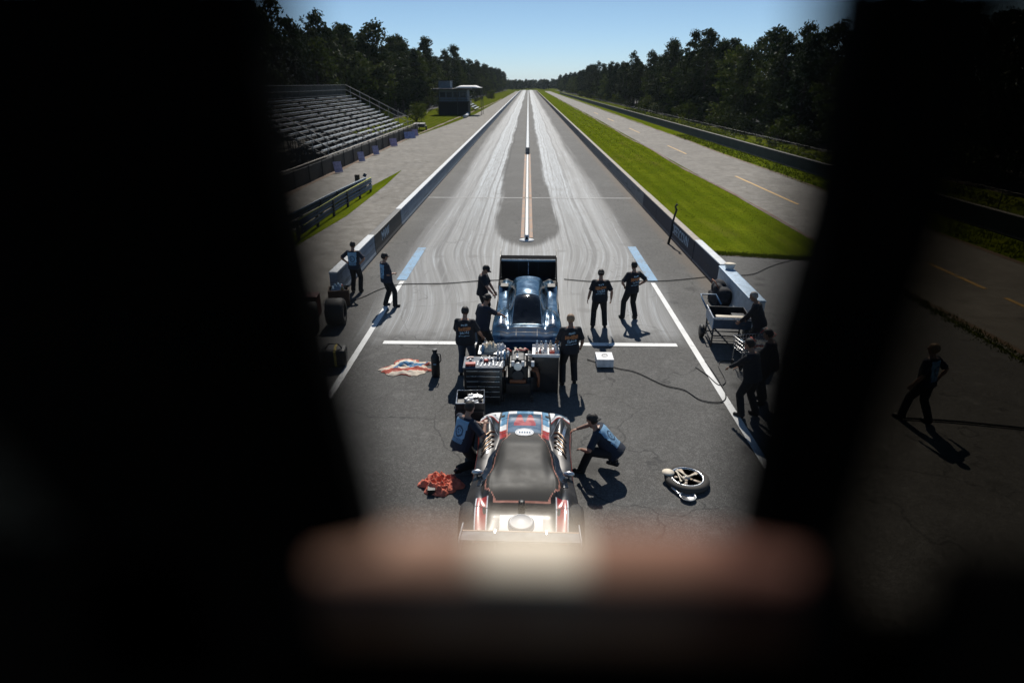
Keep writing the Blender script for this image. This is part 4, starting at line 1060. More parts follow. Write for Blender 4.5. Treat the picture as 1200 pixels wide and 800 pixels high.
# ---- far car, nose towards the camera
FC = CarShape(4.5, 1.0, .50, ((.14, 0), (.30, .85), (.42, 1), (.56, 1), (.64, .92), (.88, 0)), ((.15, .34), (.32, .36), (.60, .30), (.88, .34)), .30, .42)
ft = empty('race_car', (.04, 17.15, .016), PI - .01, 'metallic blue drag car with a tall black rear wing facing the camera', 'car')
M_cblue = mat('metallic blue paint', (.040, .098, .165), .24, .45, var=.25, scale=4, coat=.5)
M_dblue = mat('deep blue hood paint', (.018, .050, .105), .75, 0, var=.35, scale=8, spec=.1)
def mi_far(u, v):
    if v < 0 or FC.arch(u, v): return 1
    a = abs(u); x = a * FC.w(min(1, v))
    if a > 1: return 0 if a < 1.12 else 1
    if v < .15: return 1
    if v > .885 and a < .78: return 2
    if .34 < v < .64 and .44 < x < .58: return 3
    return 0
FC.body(mi_far).build('body', [M_cblue, M_black, M_dblue, M_glass], ft, smooth=True)
FC.patch(lambda a, b: ((a - .5) * 2 * (.37 + .06 * b), .635 + .225 * b), 18, 12, .006).build('windshield', M_glass, ft, smooth=True)
sm = MB()
for v0 in (.885, .925, .32): sm.grid(lambda a, b, v0=v0: FC.p(-.9 + 1.8 * a, v0 + .003 * b, .0035), 60, 1)
for s in (-1, 1): sm.grid(lambda a, b, s=s: FC.p(s * (.60 + .01 * b), .34 + .54 * a, .0035), 40, 1); sm.grid(lambda a, b, s=s: FC.p(s * (.30 + .01 * b), .90 + .08 * a, .0035), 14, 1)
sm.build('panel_seams', M_black, ft)
wf = MB()
for s in (-1, 1): wf.grid(lambda a, b, s=s: FC.p(s * (.37 + .06 * a + .018 * b), .635 + .225 * a, .012), 14, 1)
for v0 in (.630, .857): wf.grid(lambda a, b, v0=v0: FC.p((a - .5) * 2 * (.39 if v0 < .7 else .44), v0 + .006 * b, .012), 14, 1)
wf.build('windshield_frame', mat('steel blue trim', (.16, .26, .36), .3, .4), ft, smooth=True, weld=False)
for s in (-1, 1):
    FC.patch(lambda a, b, s=s: (s * (.56 + .14 * b), .40 + .22 * a), 12, 6, .006).build('side_window', M_glass, ft, smooth=True)
    FC.patch(lambda a, b, s=s: (s * (.60 + .22 * a), .80 + .05 * b + .03 * a), 8, 5, .006).build('headlight', M_alum, ft, smooth=True)
    c0 = FC.p(s * .80, .26, .0)
    MB().box(c0 + Vector((0, 0, .03)), (.26, .34, .05)).build('fender_vent', M_black, ft, bevel=.02)
    wheel(ft, s * (.92 - .19), 4.5 * (.15 - .5), .42, .42, s); wheel(ft, s * (.90 - .10), 4.5 * (.80 - .5), .29, .20, s)
    MB().prism([(s * .90, -2.62, .55), (s * .90, -1.35, .62), (s * .90, -1.35, .95), (s * .90, -2.15, 1.46), (s * .90, -2.62, 1.62)], (s * .018, 0, 0)).build('wing_end_plate', M_black, ft)
    MB().prism([(s * .955, -1.4, .10), (s * .955, 1.1, .10), (s * .955, 1.1, .26), (s * .955, -1.4, .34)], (s * .02, 0, 0)).build('flank_shadow_strip', M_black, ft)  # black strip standing in for tyres and shadow along the flank
MB().box((0, -2.40, 1.36), (1.80, .36, .03), M=Matrix.Rotation(R(-10), 3, 'X')).build('wing', mat('dull black panel', (.012, .012, .013), .95, spec=.05), ft, bevel=.006)
MB().box((0, -2.20, 1.335), (1.76, .03, .07)).build('wing_lip', mat('pale blue wing edge', (.30, .42, .52), .35), ft, bevel=.01)
MB().box((0, -2.28, 1.02), (1.78, .03, .60), M=Matrix.Rotation(R(-16), 3, 'X')).build('rear_panel', M_black, ft)
for x in (-.32, .32): MB().box((x, -2.24, 1.02), (.02, .03, .6), M=Matrix.Rotation(R(-16), 3, 'X')).build('panel_rib', mat('dark blue rib', (.03, .045, .07), .5), ft)
MB().tube([(0, -2.22, 1.30), (0, -1.9, .95)], .012, 8).build('wing_stay', M_alum, ft)

# ------------------------------------------------------------------ tools and equipment
rg = random.Random(21)
M_steelb = mat('brushed tool steel', (.45, .46, .47), .3, .85, var=.2)
M_box = mat('black tool chest paint', (.018, .018, .020), .35, .1, coat=.3)
M_w = mat('white plastic', (.75, .75, .75), .4)
M_cream = mat('cream paper', (.68, .60, .48), .8)
M_redp = mat('red plastic', (.45, .05, .03), .4)
M_copper = mat('rusty orange steel', (.22, .085, .04), .6, .3, var=.4, scale=10)
def caster(t, x, y):
    c = MB(); c.tube([(x - .02, y, .05), (x + .02, y, .05)], .05, 14); c.box((x, y, .10), (.06, .06, .05)); c.build('caster', M_tyre, t)
# tool chest with drawers
tc = empty('tool_chest', (-.93, 12.32, .016), .02, 'black tool chest with rows of steel edged drawers left of the engine stand', 'tool chest')
MB().box((0, 0, .52), (.84, .56, .80)).build('cabinet', M_box, tc, bevel=.012)
for k in range(6):
    z = .17 + k * .125
    d = MB().box((0, -.286, z + .03), (.76, .02, .112)).build('drawer', M_box, tc, bevel=.004)
    MB().box((0, -.302, z + .072), (.72, .018, .020)).build('handle', M_steelb, d, bevel=.004)
MB().box((0, 0, .935), (.88, .60, .03)).build('worktop', mat('dark blue worktop', (.035, .06, .10), .6), tc, bevel=.006)
for x in (-.36, .36):
    for y in (-.22, .22): caster(tc, x, y)
top = .016 + .95
def thing_mesh(mb, name, m, label, cat, loc=(0, 0, 0), group=None, smooth=True, rz=0.0):
    o = mb.build(name, m, None, smooth=smooth, weld=False); o.location = loc; o.rotation_euler = (0, 0, rz); return tag(o, label, cat, group)
def bottle(loc, h, r, m, capm, label, group=None):
    t = empty('bottle', loc, 0, label, 'bottle', group)
    MB().lathe([(r, 0), (r, h * .68), (r * .5, h * .8), (r * .4, h * .9)], 16).build('flask', m, t, smooth=True)
    MB().lathe([(r * .46, h * .88), (r * .46, h), (0, h)], 14).build('cap', capm, t)
def wrench(loc, rz, L, label, group):
    b = MB(); b.box((0, 0, .006), (L, .018, .010)); 
    for s in (-1, 1): b.lathe([(.022, 0), (.022, .014)], 10, Matrix.Translation((s * L / 2, 0, 0)))
    return thing_mesh(b, 'wrench', M_steelb, label, 'wrench', loc, group, False, rz)
for k in range(9):
    wrench((-1.22 + k * .085, 12.20 + rg.uniform(-.05, .05), top + .002), PI / 2 + rg.uniform(-.15, .15), rg.uniform(.12, .20), 'steel wrench lying in the row on the tool chest top', 'wrenches on the tool chest')
for k in range(7):
    b = MB().lathe([(.022, 0), (.024, .055), (.014, .055), (.014, .03)], 12)
    thing_mesh(b, 'socket', M_alum, 'short bright socket standing along the back of the tool chest top', 'socket', (-.98 + k * .075, 12.42 + rg.uniform(-.02, .02), top), 'sockets on the tool chest')
thing_mesh(MB().box((0, 0, .025), (.22, .10, .05)), 'parts_tray', M_redp, 'small red parts tray on the left corner of the tool chest', 'tray', (-1.20, 12.12, top + .018), None, False, .1)
# white cloth and table behind
wt = empty('folding_table', (-.78, 13.02, .016), 0, 'small steel table heaped with crumpled white paper behind tool chest', 'table')
MB().box((0, 0, .93), (.62, .5, .03)).build('table_top', M_steelb, wt, bevel=.005)
for x in (-.28, .28):
    for y in (-.2, .2): MB().tube([(x, y, 0), (x, y, .92)], .016, 8).build('leg', M_steel, wt)
def crumple(name, c, sx, sy, h, m, label, cat, seed, n=26, loc=None, freq=3.0, rag=.25, parts=None):
    b = MB()
    def fn(u, v):
        a = u * 2 * PI; r = v
        k = 1 + rag * mnoise.noise((math.cos(a) * 1.9 + seed, math.sin(a) * 1.9, seed)) + rag * .5 * mnoise.noise((math.cos(a) * 5 + seed, math.sin(a) * 5, seed))
        x, y = math.cos(a) * r * k, math.sin(a) * r * k
        f = mnoise.noise((x * freq + seed, y * freq, seed)); f2 = mnoise.noise((x * freq * 2.3, y * freq * 2.3 + seed, 2.2))
        f3 = mnoise.noise((x * freq * 4.5, y * freq * 4.5, seed)); z = h * (1 - r ** 4) * (.45 + .9 * abs(f) + .35 * abs(f2) + .08 * f3) + .004
        return Vector((x * sx, y * sy, max(.004, z)))
    b.grid(fn, n * 2, n, parts)
    return thing_mesh(b, name, m, label, cat, c)
crumple('paper_towels', (-.85, 13.0, .965), .22, .18, .20, M_cream, 'crumpled cream paper towels heaped behind the tool chest', 'paper', 3.1)
crumple('paper_towels', (-.60, 13.08, .965), .14, .12, .12, M_w, 'smaller white paper wad beside the heap behind tool chest', 'paper', 5.4)
bottle((-.98, 12.88, .965), .20, .035, M_lblue, M_w, 'blue spray bottle beside the crumpled paper towels')
# engine on its stand
en = empty('engine_stand', (-.17, 12.72, .016), 0, 'dark supercharged engine on a wheeled stand between tool chest and bench', 'engine')
MB().box((0, 0, .62), (.46, .66, .36)).build('engine_block', M_black, en, bevel=.04)
MB().box((0, 0, .30), (.58, .84, .26)).build('dark_fill', M_black, en, bevel=.03)  # black box added for the dark gear and shadow underneath
MB().box((0, -.02, .88), (.30, .56, .17)).build('blower', M_steel, en, bevel=.03)
for s in (-1, 1):
    v_ = MB().box((s * .27, 0, .86), (.16, .62, .12), M=Matrix.Rotation(s * .5, 3, 'Y')).build('valve_cover', M_black, en, bevel=.02)
    h_ = MB()
    for k in range(4): h_.tube([(s * .30, -.25 + k * .16, .70), (s * .42, -.25 + k * .16, .66), (s * .47, -.28 + k * .16, .50), (s * .46, -.30 + k * .16, .30)], .032, 10)
    h_.build('exhaust_header', M_copper, en, smooth=True, weld=False)
for k in range(4):
    MB().box((-.33 + k * .22, -.36, .90), (.07, .06, .12)).build('white_cap', M_w, en, bevel=.01)
MB().tube([(0, -.34, .62), (0, -.40, .62)], .13, 20).build('pulley', M_steel, en)
MB().tube([(0, -.34, .84), (0, -.40, .84)], .09, 20).build('pulley', M_steelb, en)
MB().tube([(-.18, -.38, .48), (.18, -.38, .48)], .05, 12).build('starter', M_copper, en)
sf = MB()
for s in (-1, 1): sf.box((s * .32, 0, .16), (.06, 1.0, .06)); sf.box((s * .32, .2, .32), (.06, .06, .32)); sf.box((s * .32, -.2, .32), (.06, .06, .32))
sf.box((0, .3, .16), (.7, .06, .06)); sf.build('stand_frame', M_steel, en, weld=False)
for x in (-.32, .32):
    for y in (-.44, .44): caster(en, x, y)
for k in range(7):
    a = rg.uniform(0, 6.28); b = MB(); L = rg.uniform(.10, .2)
    b.tube([(-L / 2, 0, .02), (L / 2, 0, .02)], rg.uniform(.014, .024), 8); b.lathe([(.03, 0), (.03, .03)], 8, Matrix.Translation((L / 2, 0, .005)))
    thing_mesh(b, 'engine_part', [M_redp, M_cream, M_alum, M_redp, M_cream, M_redp, M_alum][k], 'loose ' + ['red', 'cream', 'steel', 'red', 'cream', 'red', 'steel'][k] + ' engine fitting lying on top of the engine stand', 'engine part', (-.34 + k * .07 + rg.uniform(-.03, .03), 12.72 + rg.uniform(-.2, .2), .016 + .97 + .012), 'loose fittings on the engine', False, a)
# parts bench on the right
pb = empty('parts_bench', (.46, 12.95, .016), -.02, 'steel parts bench with a white tray top right of the engine', 'bench')
MB().box((0, 0, .93), (.62, .56, .03)).build('bench_top', M_w, pb, bevel=.005)
for y in (-.275, .275): MB().box((0, y, .965), (.62, .014, .05)).build('tray_edge', M_w, pb)
for x in (-.28, .28):
    for y in (-.24, .24): MB().box((x, y, .46), (.04, .04, .92)).build('leg', M_black, pb)
MB().box((0, .0, .47), (.55, .5, .86)).build('cupboard', M_box, pb, bevel=.01)  # stretched to the floor to pass for the shadow beneath the bench
for k, (dx, dy, h, r, m, lb) in enumerate(((-.2, .05, .24, .035, M_w, 'tall white bottle at the left end of the parts bench'), (-.10, .12, .20, .04, M_alum, 'bright metal can at the back of the parts bench'), (.0, .0, .26, .045, M_w, 'large white bottle in the middle of the parts bench'), (.11, .1, .22, .035, M_cream, 'cream bottle beside the large white one on parts bench'), (.22, -.02, .19, .04, M_w, 'squat white bottle at the right end of the parts bench'), (.24, .16, .25, .03, M_copper, 'slim brown bottle at the back right corner of parts bench'))):
    bottle((.46 + dx, 12.95 + dy, .963), h, r, m, M_black if k % 2 else M_lblue, lb)
crumple('shop_rag', (.30, 12.78, .963), .08, .07, .05, mat('brown rag', (.20, .08, .05), .9), 'brown rag on the front edge of the parts bench', 'rag', 8.8, 14)
# low cart with the open case in front of the chest
lc = empty('case_cart', (-1.14, 11.22, .016), .03, 'low black cart carrying an open silver edged case of white parts', 'cart')
MB().box((0, .04, .30), (.60, .72, .42)).build('cart_box', M_black, lc, bevel=.02)
for x in (-.24, .24):
    for y in (-.26, .3): caster(lc, x, y)
oc = empty('open_case', (-1.13, 11.22, .53), .05, 'open black case with silver rim full of white parts on low cart', 'case')
f = MB()
for a, c, w, d in ((0, -.29, .56, .02), (0, .29, .56, .02), (-.28, 0, .02, .60), (.28, 0, .02, .60)): f.box((a, c, .08), (w, d, .14))
f.box((0, 0, .012), (.56, .6, .02)); f.build('case_shell', M_black, oc, weld=False)
f = MB(); pts = [(-.28, -.29, .155), (.28, -.29, .155), (.28, .29, .155), (-.28, .29, .155), (-.28, -.29, .155)]; f.tube(pts, .014, 8); f.build('rim', M_alum, oc)
for k in range(10):
    b = MB(); w = rg.uniform(.06, .13); b.box((0, 0, .03), (w, rg.uniform(.06, .16), .06)); b.tube([(-w / 2, 0, .075), (w / 2, .03, .075)], .012, 6)
    thing_mesh(b, 'white_part', M_w if k % 4 else M_alum, 'white machined part lying loose in the open case', 'part', (-1.13 + rg.uniform(-.17, .17), 11.22 + rg.uniform(-.19, .19), .555 + k * .004), 'white parts in the open case', False, rg.uniform(0, 3))
# small trolley of hardware on the left of the table
for k in range(8):
    b = MB().lathe([(.03, 0), (.03, rg.uniform(.08, .16)), (.012, .17)], 10)
    thing_mesh(b, 'spray_can', [M_alum, M_w, M_lblue][k % 3], ['bare metal', 'white', 'pale blue'][k % 3] + ' spray can standing between tool chest and engine', 'spray can', (-.62 + (k % 4) * .075, 12.50 + (k // 4) * .08, top), 'spray cans at the tool chest back edge')
for k in range(16):
    b = MB(); q = k % 4; L = rg.uniform(.05, .12)
    if q == 0: b.lathe([(0, 0), (L * .5, 0), (L * .5, .05), (L * .3, .06), (0, .06)], 14)
    elif q == 1: b.box((0, 0, .03), (L, L * .7, .06)); b.tube([(-L / 3, 0, .07), (L / 3, 0, .07)], .012, 6)
    elif q == 2: b.tube([(-L, 0, .02), (0, .02, .03), (L, -.01, .02)], .016, 7)
    else: b.lathe([(L * .4, 0), (L * .4, .03), (L * .25, .03), (L * .25, .09), (0, .09)], 12)
    nm = ['round', 'boxy', 'rod shaped', 'stepped'][q]; mk = (k // 4) % 3
    on_chest = k % 2 == 0
    thing_mesh(b, 'machine_part', [M_w, M_alum, M_redp][mk], nm + ' ' + ['white', 'bright steel', 'red'][mk] + ' part lying among the clutter on the ' + ('tool chest' if on_chest else 'parts bench'), 'part', ((-.93 + rg.uniform(-.36, .4), 12.30 + rg.uniform(.02, .24), top) if on_chest else (.46 + rg.uniform(-.26, .26), 12.95 + rg.uniform(-.24, -.06), .963)), 'loose parts on the benches', False, rg.uniform(0, 3))
# white box with cable
p = G(709, 432)
wb = empty('white_box', (p.x, p.y + .24, .018), 0, 'white topped control box on the asphalt right of the crew', 'box')
MB().box((0, 0, .11), (.42, .46, .20)).build('box', M_w, wb, bevel=.015)
MB().box((0, 0, .222), (.43, .47, .022)).build('lid', M_w, wb, bevel=.006)
MB().tube([(-.07, .0, .24), (-.05, 0, .275), (.05, 0, .275), (.07, 0, .24)], .01, 8).build('handle', M_black, wb)
# stars and stripes style cloth
M_fr = mat('red cloth', (.42, .09, .06), .9, var=.3, scale=9); M_fw = mat('cream cloth', (.70, .60, .48), .9, var=.2, scale=9); M_fb = mat('blue cloth', (.07, .20, .36), .9, var=.3, scale=9)
def cloth_mi(u, v):
    a = u * 2 * PI; x, y = math.cos(a) * v, math.sin(a) * v
    k = y * 3.0 + .6 * mnoise.noise((x * 1.7, y * 1.7, 7)) + .3 * x
    if -.55 < x < .75 and abs(y - .1 + .25 * mnoise.noise((x * 3, 1, 2))) < .36:
        q = mnoise.noise((x * 2.6 + 4, y * 4, 1)); return 2 if q > -.08 else 1
    return 0 if math.sin(k * 3.4) > 0 else 1
crumple('cloth', (-2.98, 13.98, .016), .66, .46, .10, [M_fr, M_fw, M_fb], 'crumpled red, cream and blue cloth lying on the asphalt at left', 'cloth', 2.3, 34, parts=cloth_mi, freq=2.6, rag=.5).rotation_euler = (0, 0, .22)
# black jug
p = G(511, 441)
jg = empty('fuel_jug', (p.x, p.y, .016), 0, 'tall black fuel jug standing beside the striped cloth', 'jug')
MB().lathe([(.09, 0), (.105, .03), (.105, .50), (.08, .56), (.05, .60), (.05, .66)], 20).build('jug_body', M_black, jg, smooth=True)
MB().lathe([(.06, .655), (.06, .72), (0, .725)], 16).build('cap', M_steel, jg)
MB().box((0, -.106, .36), (.07, .012, .03)).build('label_patch', M_logo_b, jg); MB().tube([(.06, 0, .60), (.13, 0, .58), (.14, 0, .42), (.10, 0, .36)], .014, 8).build('handle', M_black, jg, smooth=True)
# red rags and small black box
M_rag = mat('red shop rag', (.60, .16, .10), .9, var=.3, scale=10)
crumple('rag_pile', (-1.50, 9.12, .016), .40, .30, .16, M_rag, 'heap of crumpled red rags on the asphalt left of near car', 'rags', 6.6, 46, freq=4.0, rag=.3)
p = G(506, 578)
thing_mesh(MB().box((0, 0, .05), (.13, .12, .10)), 'small_box', M_black, 'small black box at the corner of the red rag heap', 'box', (p.x, p.y, .016), None, False, .1)
# loose wheel lying flat with tools, two discs
wc = (G(805, 560, .1).x, G(805, 560, .1).y)
lw_ = empty('loose_wheel', (wc[0], wc[1], .016), .3, 'tyre with spoked rim lying flat on the asphalt at right', 'wheel')
M_oldt = mat('dusty tyre rubber', (.055, .050, .044), .85, var=.3, scale=6, bump=.3)
MB().lathe([(.285, .02), (.34, 0), (.39, .03), (.40, .065), (.39, .10), (.345, .13), (.30, .125), (.285, .10)], 44).build('tyre', M_oldt, lw_, smooth=True)
MB().lathe([(.285, .10), (.297, .124), (.275, .128), (.262, .10), (.255, .05), (.262, .02)], 44).build('rim_edge', M_alum, lw_, smooth=True)
MB().lathe([(.262, .02), (.06, .025), (.06, .06), (0, .06)], 30).build('rim_back', M_dark, lw_, smooth=True)
for k in range(5):
    a = k * 2 * PI / 5 + .3; d = Vector((math.cos(a), math.sin(a), 0))
    MB().tube([d * .04 + Vector((0, 0, .09)), d * .15 + Vector((0, 0, .10)), d * .262 + Vector((0, 0, .10))], [(.034, .012), (.028, .012), (.042, .012)], 8).build('spoke', mat('dull tan alloy', (.36, .29, .22), .5, .1), lw_, smooth=True)
MB().lathe([(.06, .06), (.06, .11), (.03, .12), (0, .12)], 16).build('hub', M_steelb, lw_, smooth=True)
for k, (dx, dy, rz) in enumerate(((-.12, .02, 1.9), (-.06, .06, 2.2), (-.16, -.05, 1.6), (.03, -.04, .4))):
    wrench((wc[0] + dx, wc[1] + dy, .016 + .124 + .012 * k), rz, .26, 'cream spanner lying inside the loose wheel', 'spanners in the loose wheel').data.materials[0] = M_cream
p = G(783, 553, .16)
thing_mesh(MB().lathe([(.0, 0), (.105, 0), (.11, .012), (.0, .018)], 28), 'tan_disc', M_cream, 'pale tan disc resting on the left edge of the loose wheel', 'disc', (p.x, p.y, .15))
p = G(806, 582, .04)
dd = thing_mesh(MB().lathe([(0, .012), (.10, .02), (.13, .045), (.14, .05), (.135, .03), (.1, .0), (0, 0)], 32), 'hub_cap', M_alum, 'bright domed hub cap lying in front of the loose wheel', 'hub cap', (p.x, p.y, .02))
hp_ = G(786, 570, .05); q = G(795, 578, .05)
thing_mesh(MB().tube([(hp_.x, hp_.y + .06, .10), (hp_.x + .02, hp_.y - .04, .06), (q.x, q.y, .05), (p.x - .10, p.y + .05, .06)], .022, 10), 'chrome_lever', M_alum, 'bent chrome lever against the loose wheel front', 'lever')
# left: big slick tyres, kit at the wall end
def slick(loc, rz, r, w, label):
    t = empty('slick_tyre', loc, rz, label, 'tyre', None)
    MB().lathe([(r * .52, -w / 2), (r * .9, -w / 2), (r, -w * .36), (r, w * .36), (r * .9, w / 2), (r * .52, w / 2), (r * .50, w * .3), (r * .50, -w * .3), (r * .52, -w / 2)], 40, Matrix.Translation((0, 0, r)) @ Matrix.Rotation(PI / 2, 4, 'Y')).build('tyre', M_slick, t, smooth=True)
    for s in (-1, 1): MB().lathe([(0, w * .2), (r * .15, w * .26), (r * .22, w * .2), (r * .45, w * .26), (r * .5, w * .38)], 30, Matrix.Translation((0, 0, r)) @ Matrix.Rotation(s * PI / 2, 4, 'Y')).build('rim', M_steel, t, smooth=True)
    return t
slick((-5.62, 16.95, .016), .12, .40, .52, 'big black slick tyre standing on its tread left of the white line')
slick((-6.30, 16.6, .016), .3, .40, .50, 'second black slick tyre standing half hidden left of the first')
kb = empty('equipment_bag', (-4.86, 14.15, .016), .15, 'black equipment bag with yellow strap beside the left white line', 'bag')
b = MB(); b.box((0, 0, .24), (.62, .46, .46)); b.build('bag', M_black, kb, bevel=.09)
MB().tube([(.05, -.25, .05), (.05, -.26, .45), (.05, 0, .50), (.05, .25, .45)], [(.03, .008)] * 4, 8).build('strap', mat('yellow strap', (.40, .30, .06), .8), kb)
MB().tube([(-.2, -.08, .47), (-.1, -.08, .60), (.12, -.08, .60), (.22, -.08, .47)], .016, 8).build('handle', M_black, kb, smooth=True)
wbx = empty('tool_crate', (-6.05, 18.75, .016), .25, 'open brown crate stuffed with gear at the end of left wall', 'crate')
f = MB(); f.box((0, 0, .02), (.62, .5, .03))
for a, c, w, d in ((0, -.25, .62, .03), (0, .25, .62, .03), (-.31, 0, .03, .5), (.31, 0, .03, .5)): f.box((a, c, .28), (w, d, .52))
f.build('crate', mat('dark brown wood', (.085, .05, .03), .8, bump=.3), wbx, weld=False)
crumple('towel', (-6.08, 18.78, .42), .24, .19, .26, M_logo_b, 'pale blue towel bundled on top of the brown crate', 'towel', 4.4, 18)
bottle((-5.88, 18.62, .30), .42, .05, mat('yellow brown can', (.30, .20, .07), .5), M_redp, 'yellow brown can sticking up from the brown crate')
rc = empty('tool_box', (-6.75, 17.7, .016), .1, 'dark red toolbox on the asphalt outside the left wall end', 'toolbox')
MB().box((0, 0, .32), (.75, .5, .62)).build('box', mat('dark red paint', (.13, .035, .025), .5), rc, bevel=.02)
MB().box((0, 0, .65), (.77, .52, .04)).build('lid', mat('dark red paint', (.13, .035, .025), .5), rc, bevel=.01)
MB().tube([(-.15, 0, .66), (-.12, 0, .74), (.12, 0, .74), (.15, 0, .66)], .016, 8).build('handle', M_steel, rc)
# right: pit cart, wire basket, gear by the barrier end
pc = empty('pit_cart', (5.52, 15.85, .016), -.10, 'blue pit push cart with open tray on a tube frame', 'cart')
M_cart = mat('blue cart panel', (.07, .15, .25), .4)
tr_ = MB(); tr_.box((0, 0, .62), (.98, 1.0, .02))
tr_.box((.49, 0, .74), (.02, 1.0, .26)); tr_.box((0, .5, .74), (.98, .02, .26)); tr_.build('tray', M_black, pc, weld=False)
MB().box((-.49, -.02, .72), (.022, 1.06, .30)).build('side_panel', M_cart, pc, bevel=.006)
MB().box((0, -.505, .72), (.98, .022, .26)).build('front_panel', mat('dark blue panel', (.03, .06, .10), .4), pc)
MB().tube([(-.49, .5, .88), (-.49, -.52, .88), (.49, -.52, .88)], .022, 8).build('top_rail', M_alum, pc)
MB().box((-.05, -.36, .885), (.72, .16, .03)).build('board', M_cream, pc, bevel=.004)
MB().box((.28, .05, .70), (.34, .4, .16)).build('tray_box', M_steel, pc)
fr = MB()
for x in (-.46, .46):
    for y in (-.46, .46): fr.tube([(x, y, .04), (x, y, .62)], .024, 8)
for z in (.14, .36): fr.tube([(-.46, -.46, z), (.46, -.46, z)], .02, 8); fr.tube([(-.46, .46, z), (.46, .46, z)], .02, 8); fr.tube([(-.46, -.46, z), (-.46, .46, z)], .02, 8); fr.tube([(.46, -.46, z), (.46, .46, z)], .02, 8)
fr.tube([(-.46, -.46, .6), (.1, -.9, .1), (.46, -.46, .6)], .024, 8); fr.build('frame', M_steel, pc, smooth=True, weld=False)
MB().tube([(-.5, .45, .8), (-.62, .66, 1.02), (-.62, .95, 1.06), (-.2, .98, 1.06), (-.1, .60, .9)], .022, 8).build('push_handle', M_cart, pc, smooth=True)
for y in (.3,):
    for s in (-1, 1):
        w_ = MB().lathe([(.09, -.06), (.16, -.06), (.185, -.03), (.185, .03), (.16, .06), (.09, .06)], 24, Matrix.Translation((s * .60, y, .19)) @ Matrix.Rotation(PI / 2, 4, 'Y')).build('wheel', M_tyre, pc, smooth=True)
        MB().tube([(s * .60 - .05, y, .19), (s * .60 + .05, y, .19)], .09, 18).build('rim', M_copper, w_)
M_wire = mat('chromed wire', (.40, .40, .40), .3, .8)
bk = empty('wire_basket', (5.62, 14.28, .016), .2, 'wire basket cart holding red tools beside the two dark men', 'basket')
f = MB()
for k in range(9):
    x = -.34 + k * .085
    f.tube([(x, -.24, .78), (x * .9, -.20, .46), (x * .9, .20, .46), (x, .24, .78)], .006, 5)
for k in range(6):
    y = -.24 + k * .096; f.tube([(-.36, y, .78), (-.31, y * .9, .46), (.31, y * .9, .46), (.36, y, .78)], .006, 5)
for z, e in ((.78, 1), (.68, .96), (.57, .92)): f.tube([(-.36 * e, -.24 * e, z), (.36 * e, -.24 * e, z), (.36 * e, .24 * e, z), (-.36 * e, .24 * e, z), (-.36 * e, -.24 * e, z)], .008, 5)
f.build('basket', M_wire, bk, weld=False)
f = MB()
for x in (-.3, .3):
    for y in (-.2, .2): f.tube([(x, y, .46), (x * 1.05, y * 1.05, .08)], .014, 6)
f.build('frame', M_wire, bk, weld=False)
for x in (-.3, .3):
    for y in (-.2, .2): caster(bk, x, y)
MB().tube([(.36, -.22, .80), (.52, -.22, .92), (.52, .22, .92), (.36, .22, .80)], .016, 8).build('push_handle', M_redp, bk)
for k in range(6):
    b = MB(); b.tube([(-.13, 0, 0), (.13, 0, .0)], .022, 8); b.box((.12, 0, 0), (.07, .06, .05))
    thing_mesh(b, 'hand_tool', [M_redp, M_copper, M_redp, M_lblue, M_copper, M_redp][k], ['red', 'rust coloured', 'red', 'blue', 'rust coloured', 'red'][k] + ' handled tool lying in the wire basket', 'tool', (5.62 + rg.uniform(-.14, .14), 14.28 + rg.uniform(-.1, .1), .52 + .045 * k), 'tools in the wire basket', False, rg.uniform(0, 3))
gb = empty('gear_bag', (6.28, 19.1, .016), .1, 'dark bulging gear bag leaning against the last right barrier block', 'bag')
cb_ = MB(); cb_.ell((0, 0, .24), (.30, .55, .26)); cb_.ell((.03, -.25, .42), (.22, .26, .22)); cb_.ell((.02, .22, .50), (.24, .30, .26)); cb_.box((.0, 0, .18), (.5, .8, .34)); cb_.ell((-.1, .0, .52), (.14, .2, .16))
baked(cb_, 'bag', M_shirt, gb, .03, 4)
MB().tube([(-.2, -.3, .62), (-.28, -.1, .80), (-.28, .1, .80), (-.2, .3, .62)], .018, 8).build('handle', M_copper, gb, smooth=True)
wbk = empty('white_tub', (6.84, 20.2, .88), .2, 'small white tub sitting on top of the right barrier end', 'tub')
MB().lathe([(.13, 0), (.17, .15), (.18, .16), (.165, .16), (.125, .02), (0, .02)], 22).build('tub', M_concw, wbk, smooth=True)
MB().lathe([(.185, .155), (.19, .17), (0, .185)], 22).build('lid', M_cream, wbk, smooth=True)
# cables
def cable(pts, r, label, z=.016):
    P_ = [Vector((*G(px, py)[:2], z + r)) for px, py in pts]; out = []
    for i in range(len(P_) - 1):
        a, b, c, d = P_[max(0, i - 1)], P_[i], P_[i + 1], P_[min(len(P_) - 1, i + 2)]
        for k in range(8):
            t = k / 8; out.append(.5 * ((2 * b) + (c - a) * t + (2 * a - 5 * b + 4 * c - d) * t * t + (3 * b - a - 3 * c + d) * t ** 3))
    out.append(P_[-1])
    return tag(MB().tube(out, r, 6).build('power_cable', M_tyre, smooth=True), label, 'cable')
cable([(404, 356), (425, 349), (445, 340), (470, 334), (520, 333), (560, 330), (585, 329)], .016, 'black cable crossing the left lane to the blue car')
cable([(661, 328), (700, 331), (730, 330), (776, 330), (812, 327), (838, 324)], .016, 'black cable crossing the right lane to the right wall')
cable([(857, 324), (882, 322), (898, 315), (915, 309), (940, 303)], .016, 'black cable on the asphalt outside the right wall end')
cable([(688, 422), (722, 432), (745, 437), (778, 452), (802, 458), (822, 470), (845, 472), (850, 462), (838, 440), (826, 424)], .014, 'thin black cable curling from the white box towards the cart')
cable([(815, 431), (828, 440), (842, 452), (850, 447), (842, 430), (846, 424), (860, 424)], .012, 'loop of thin cable lying across the right white line')
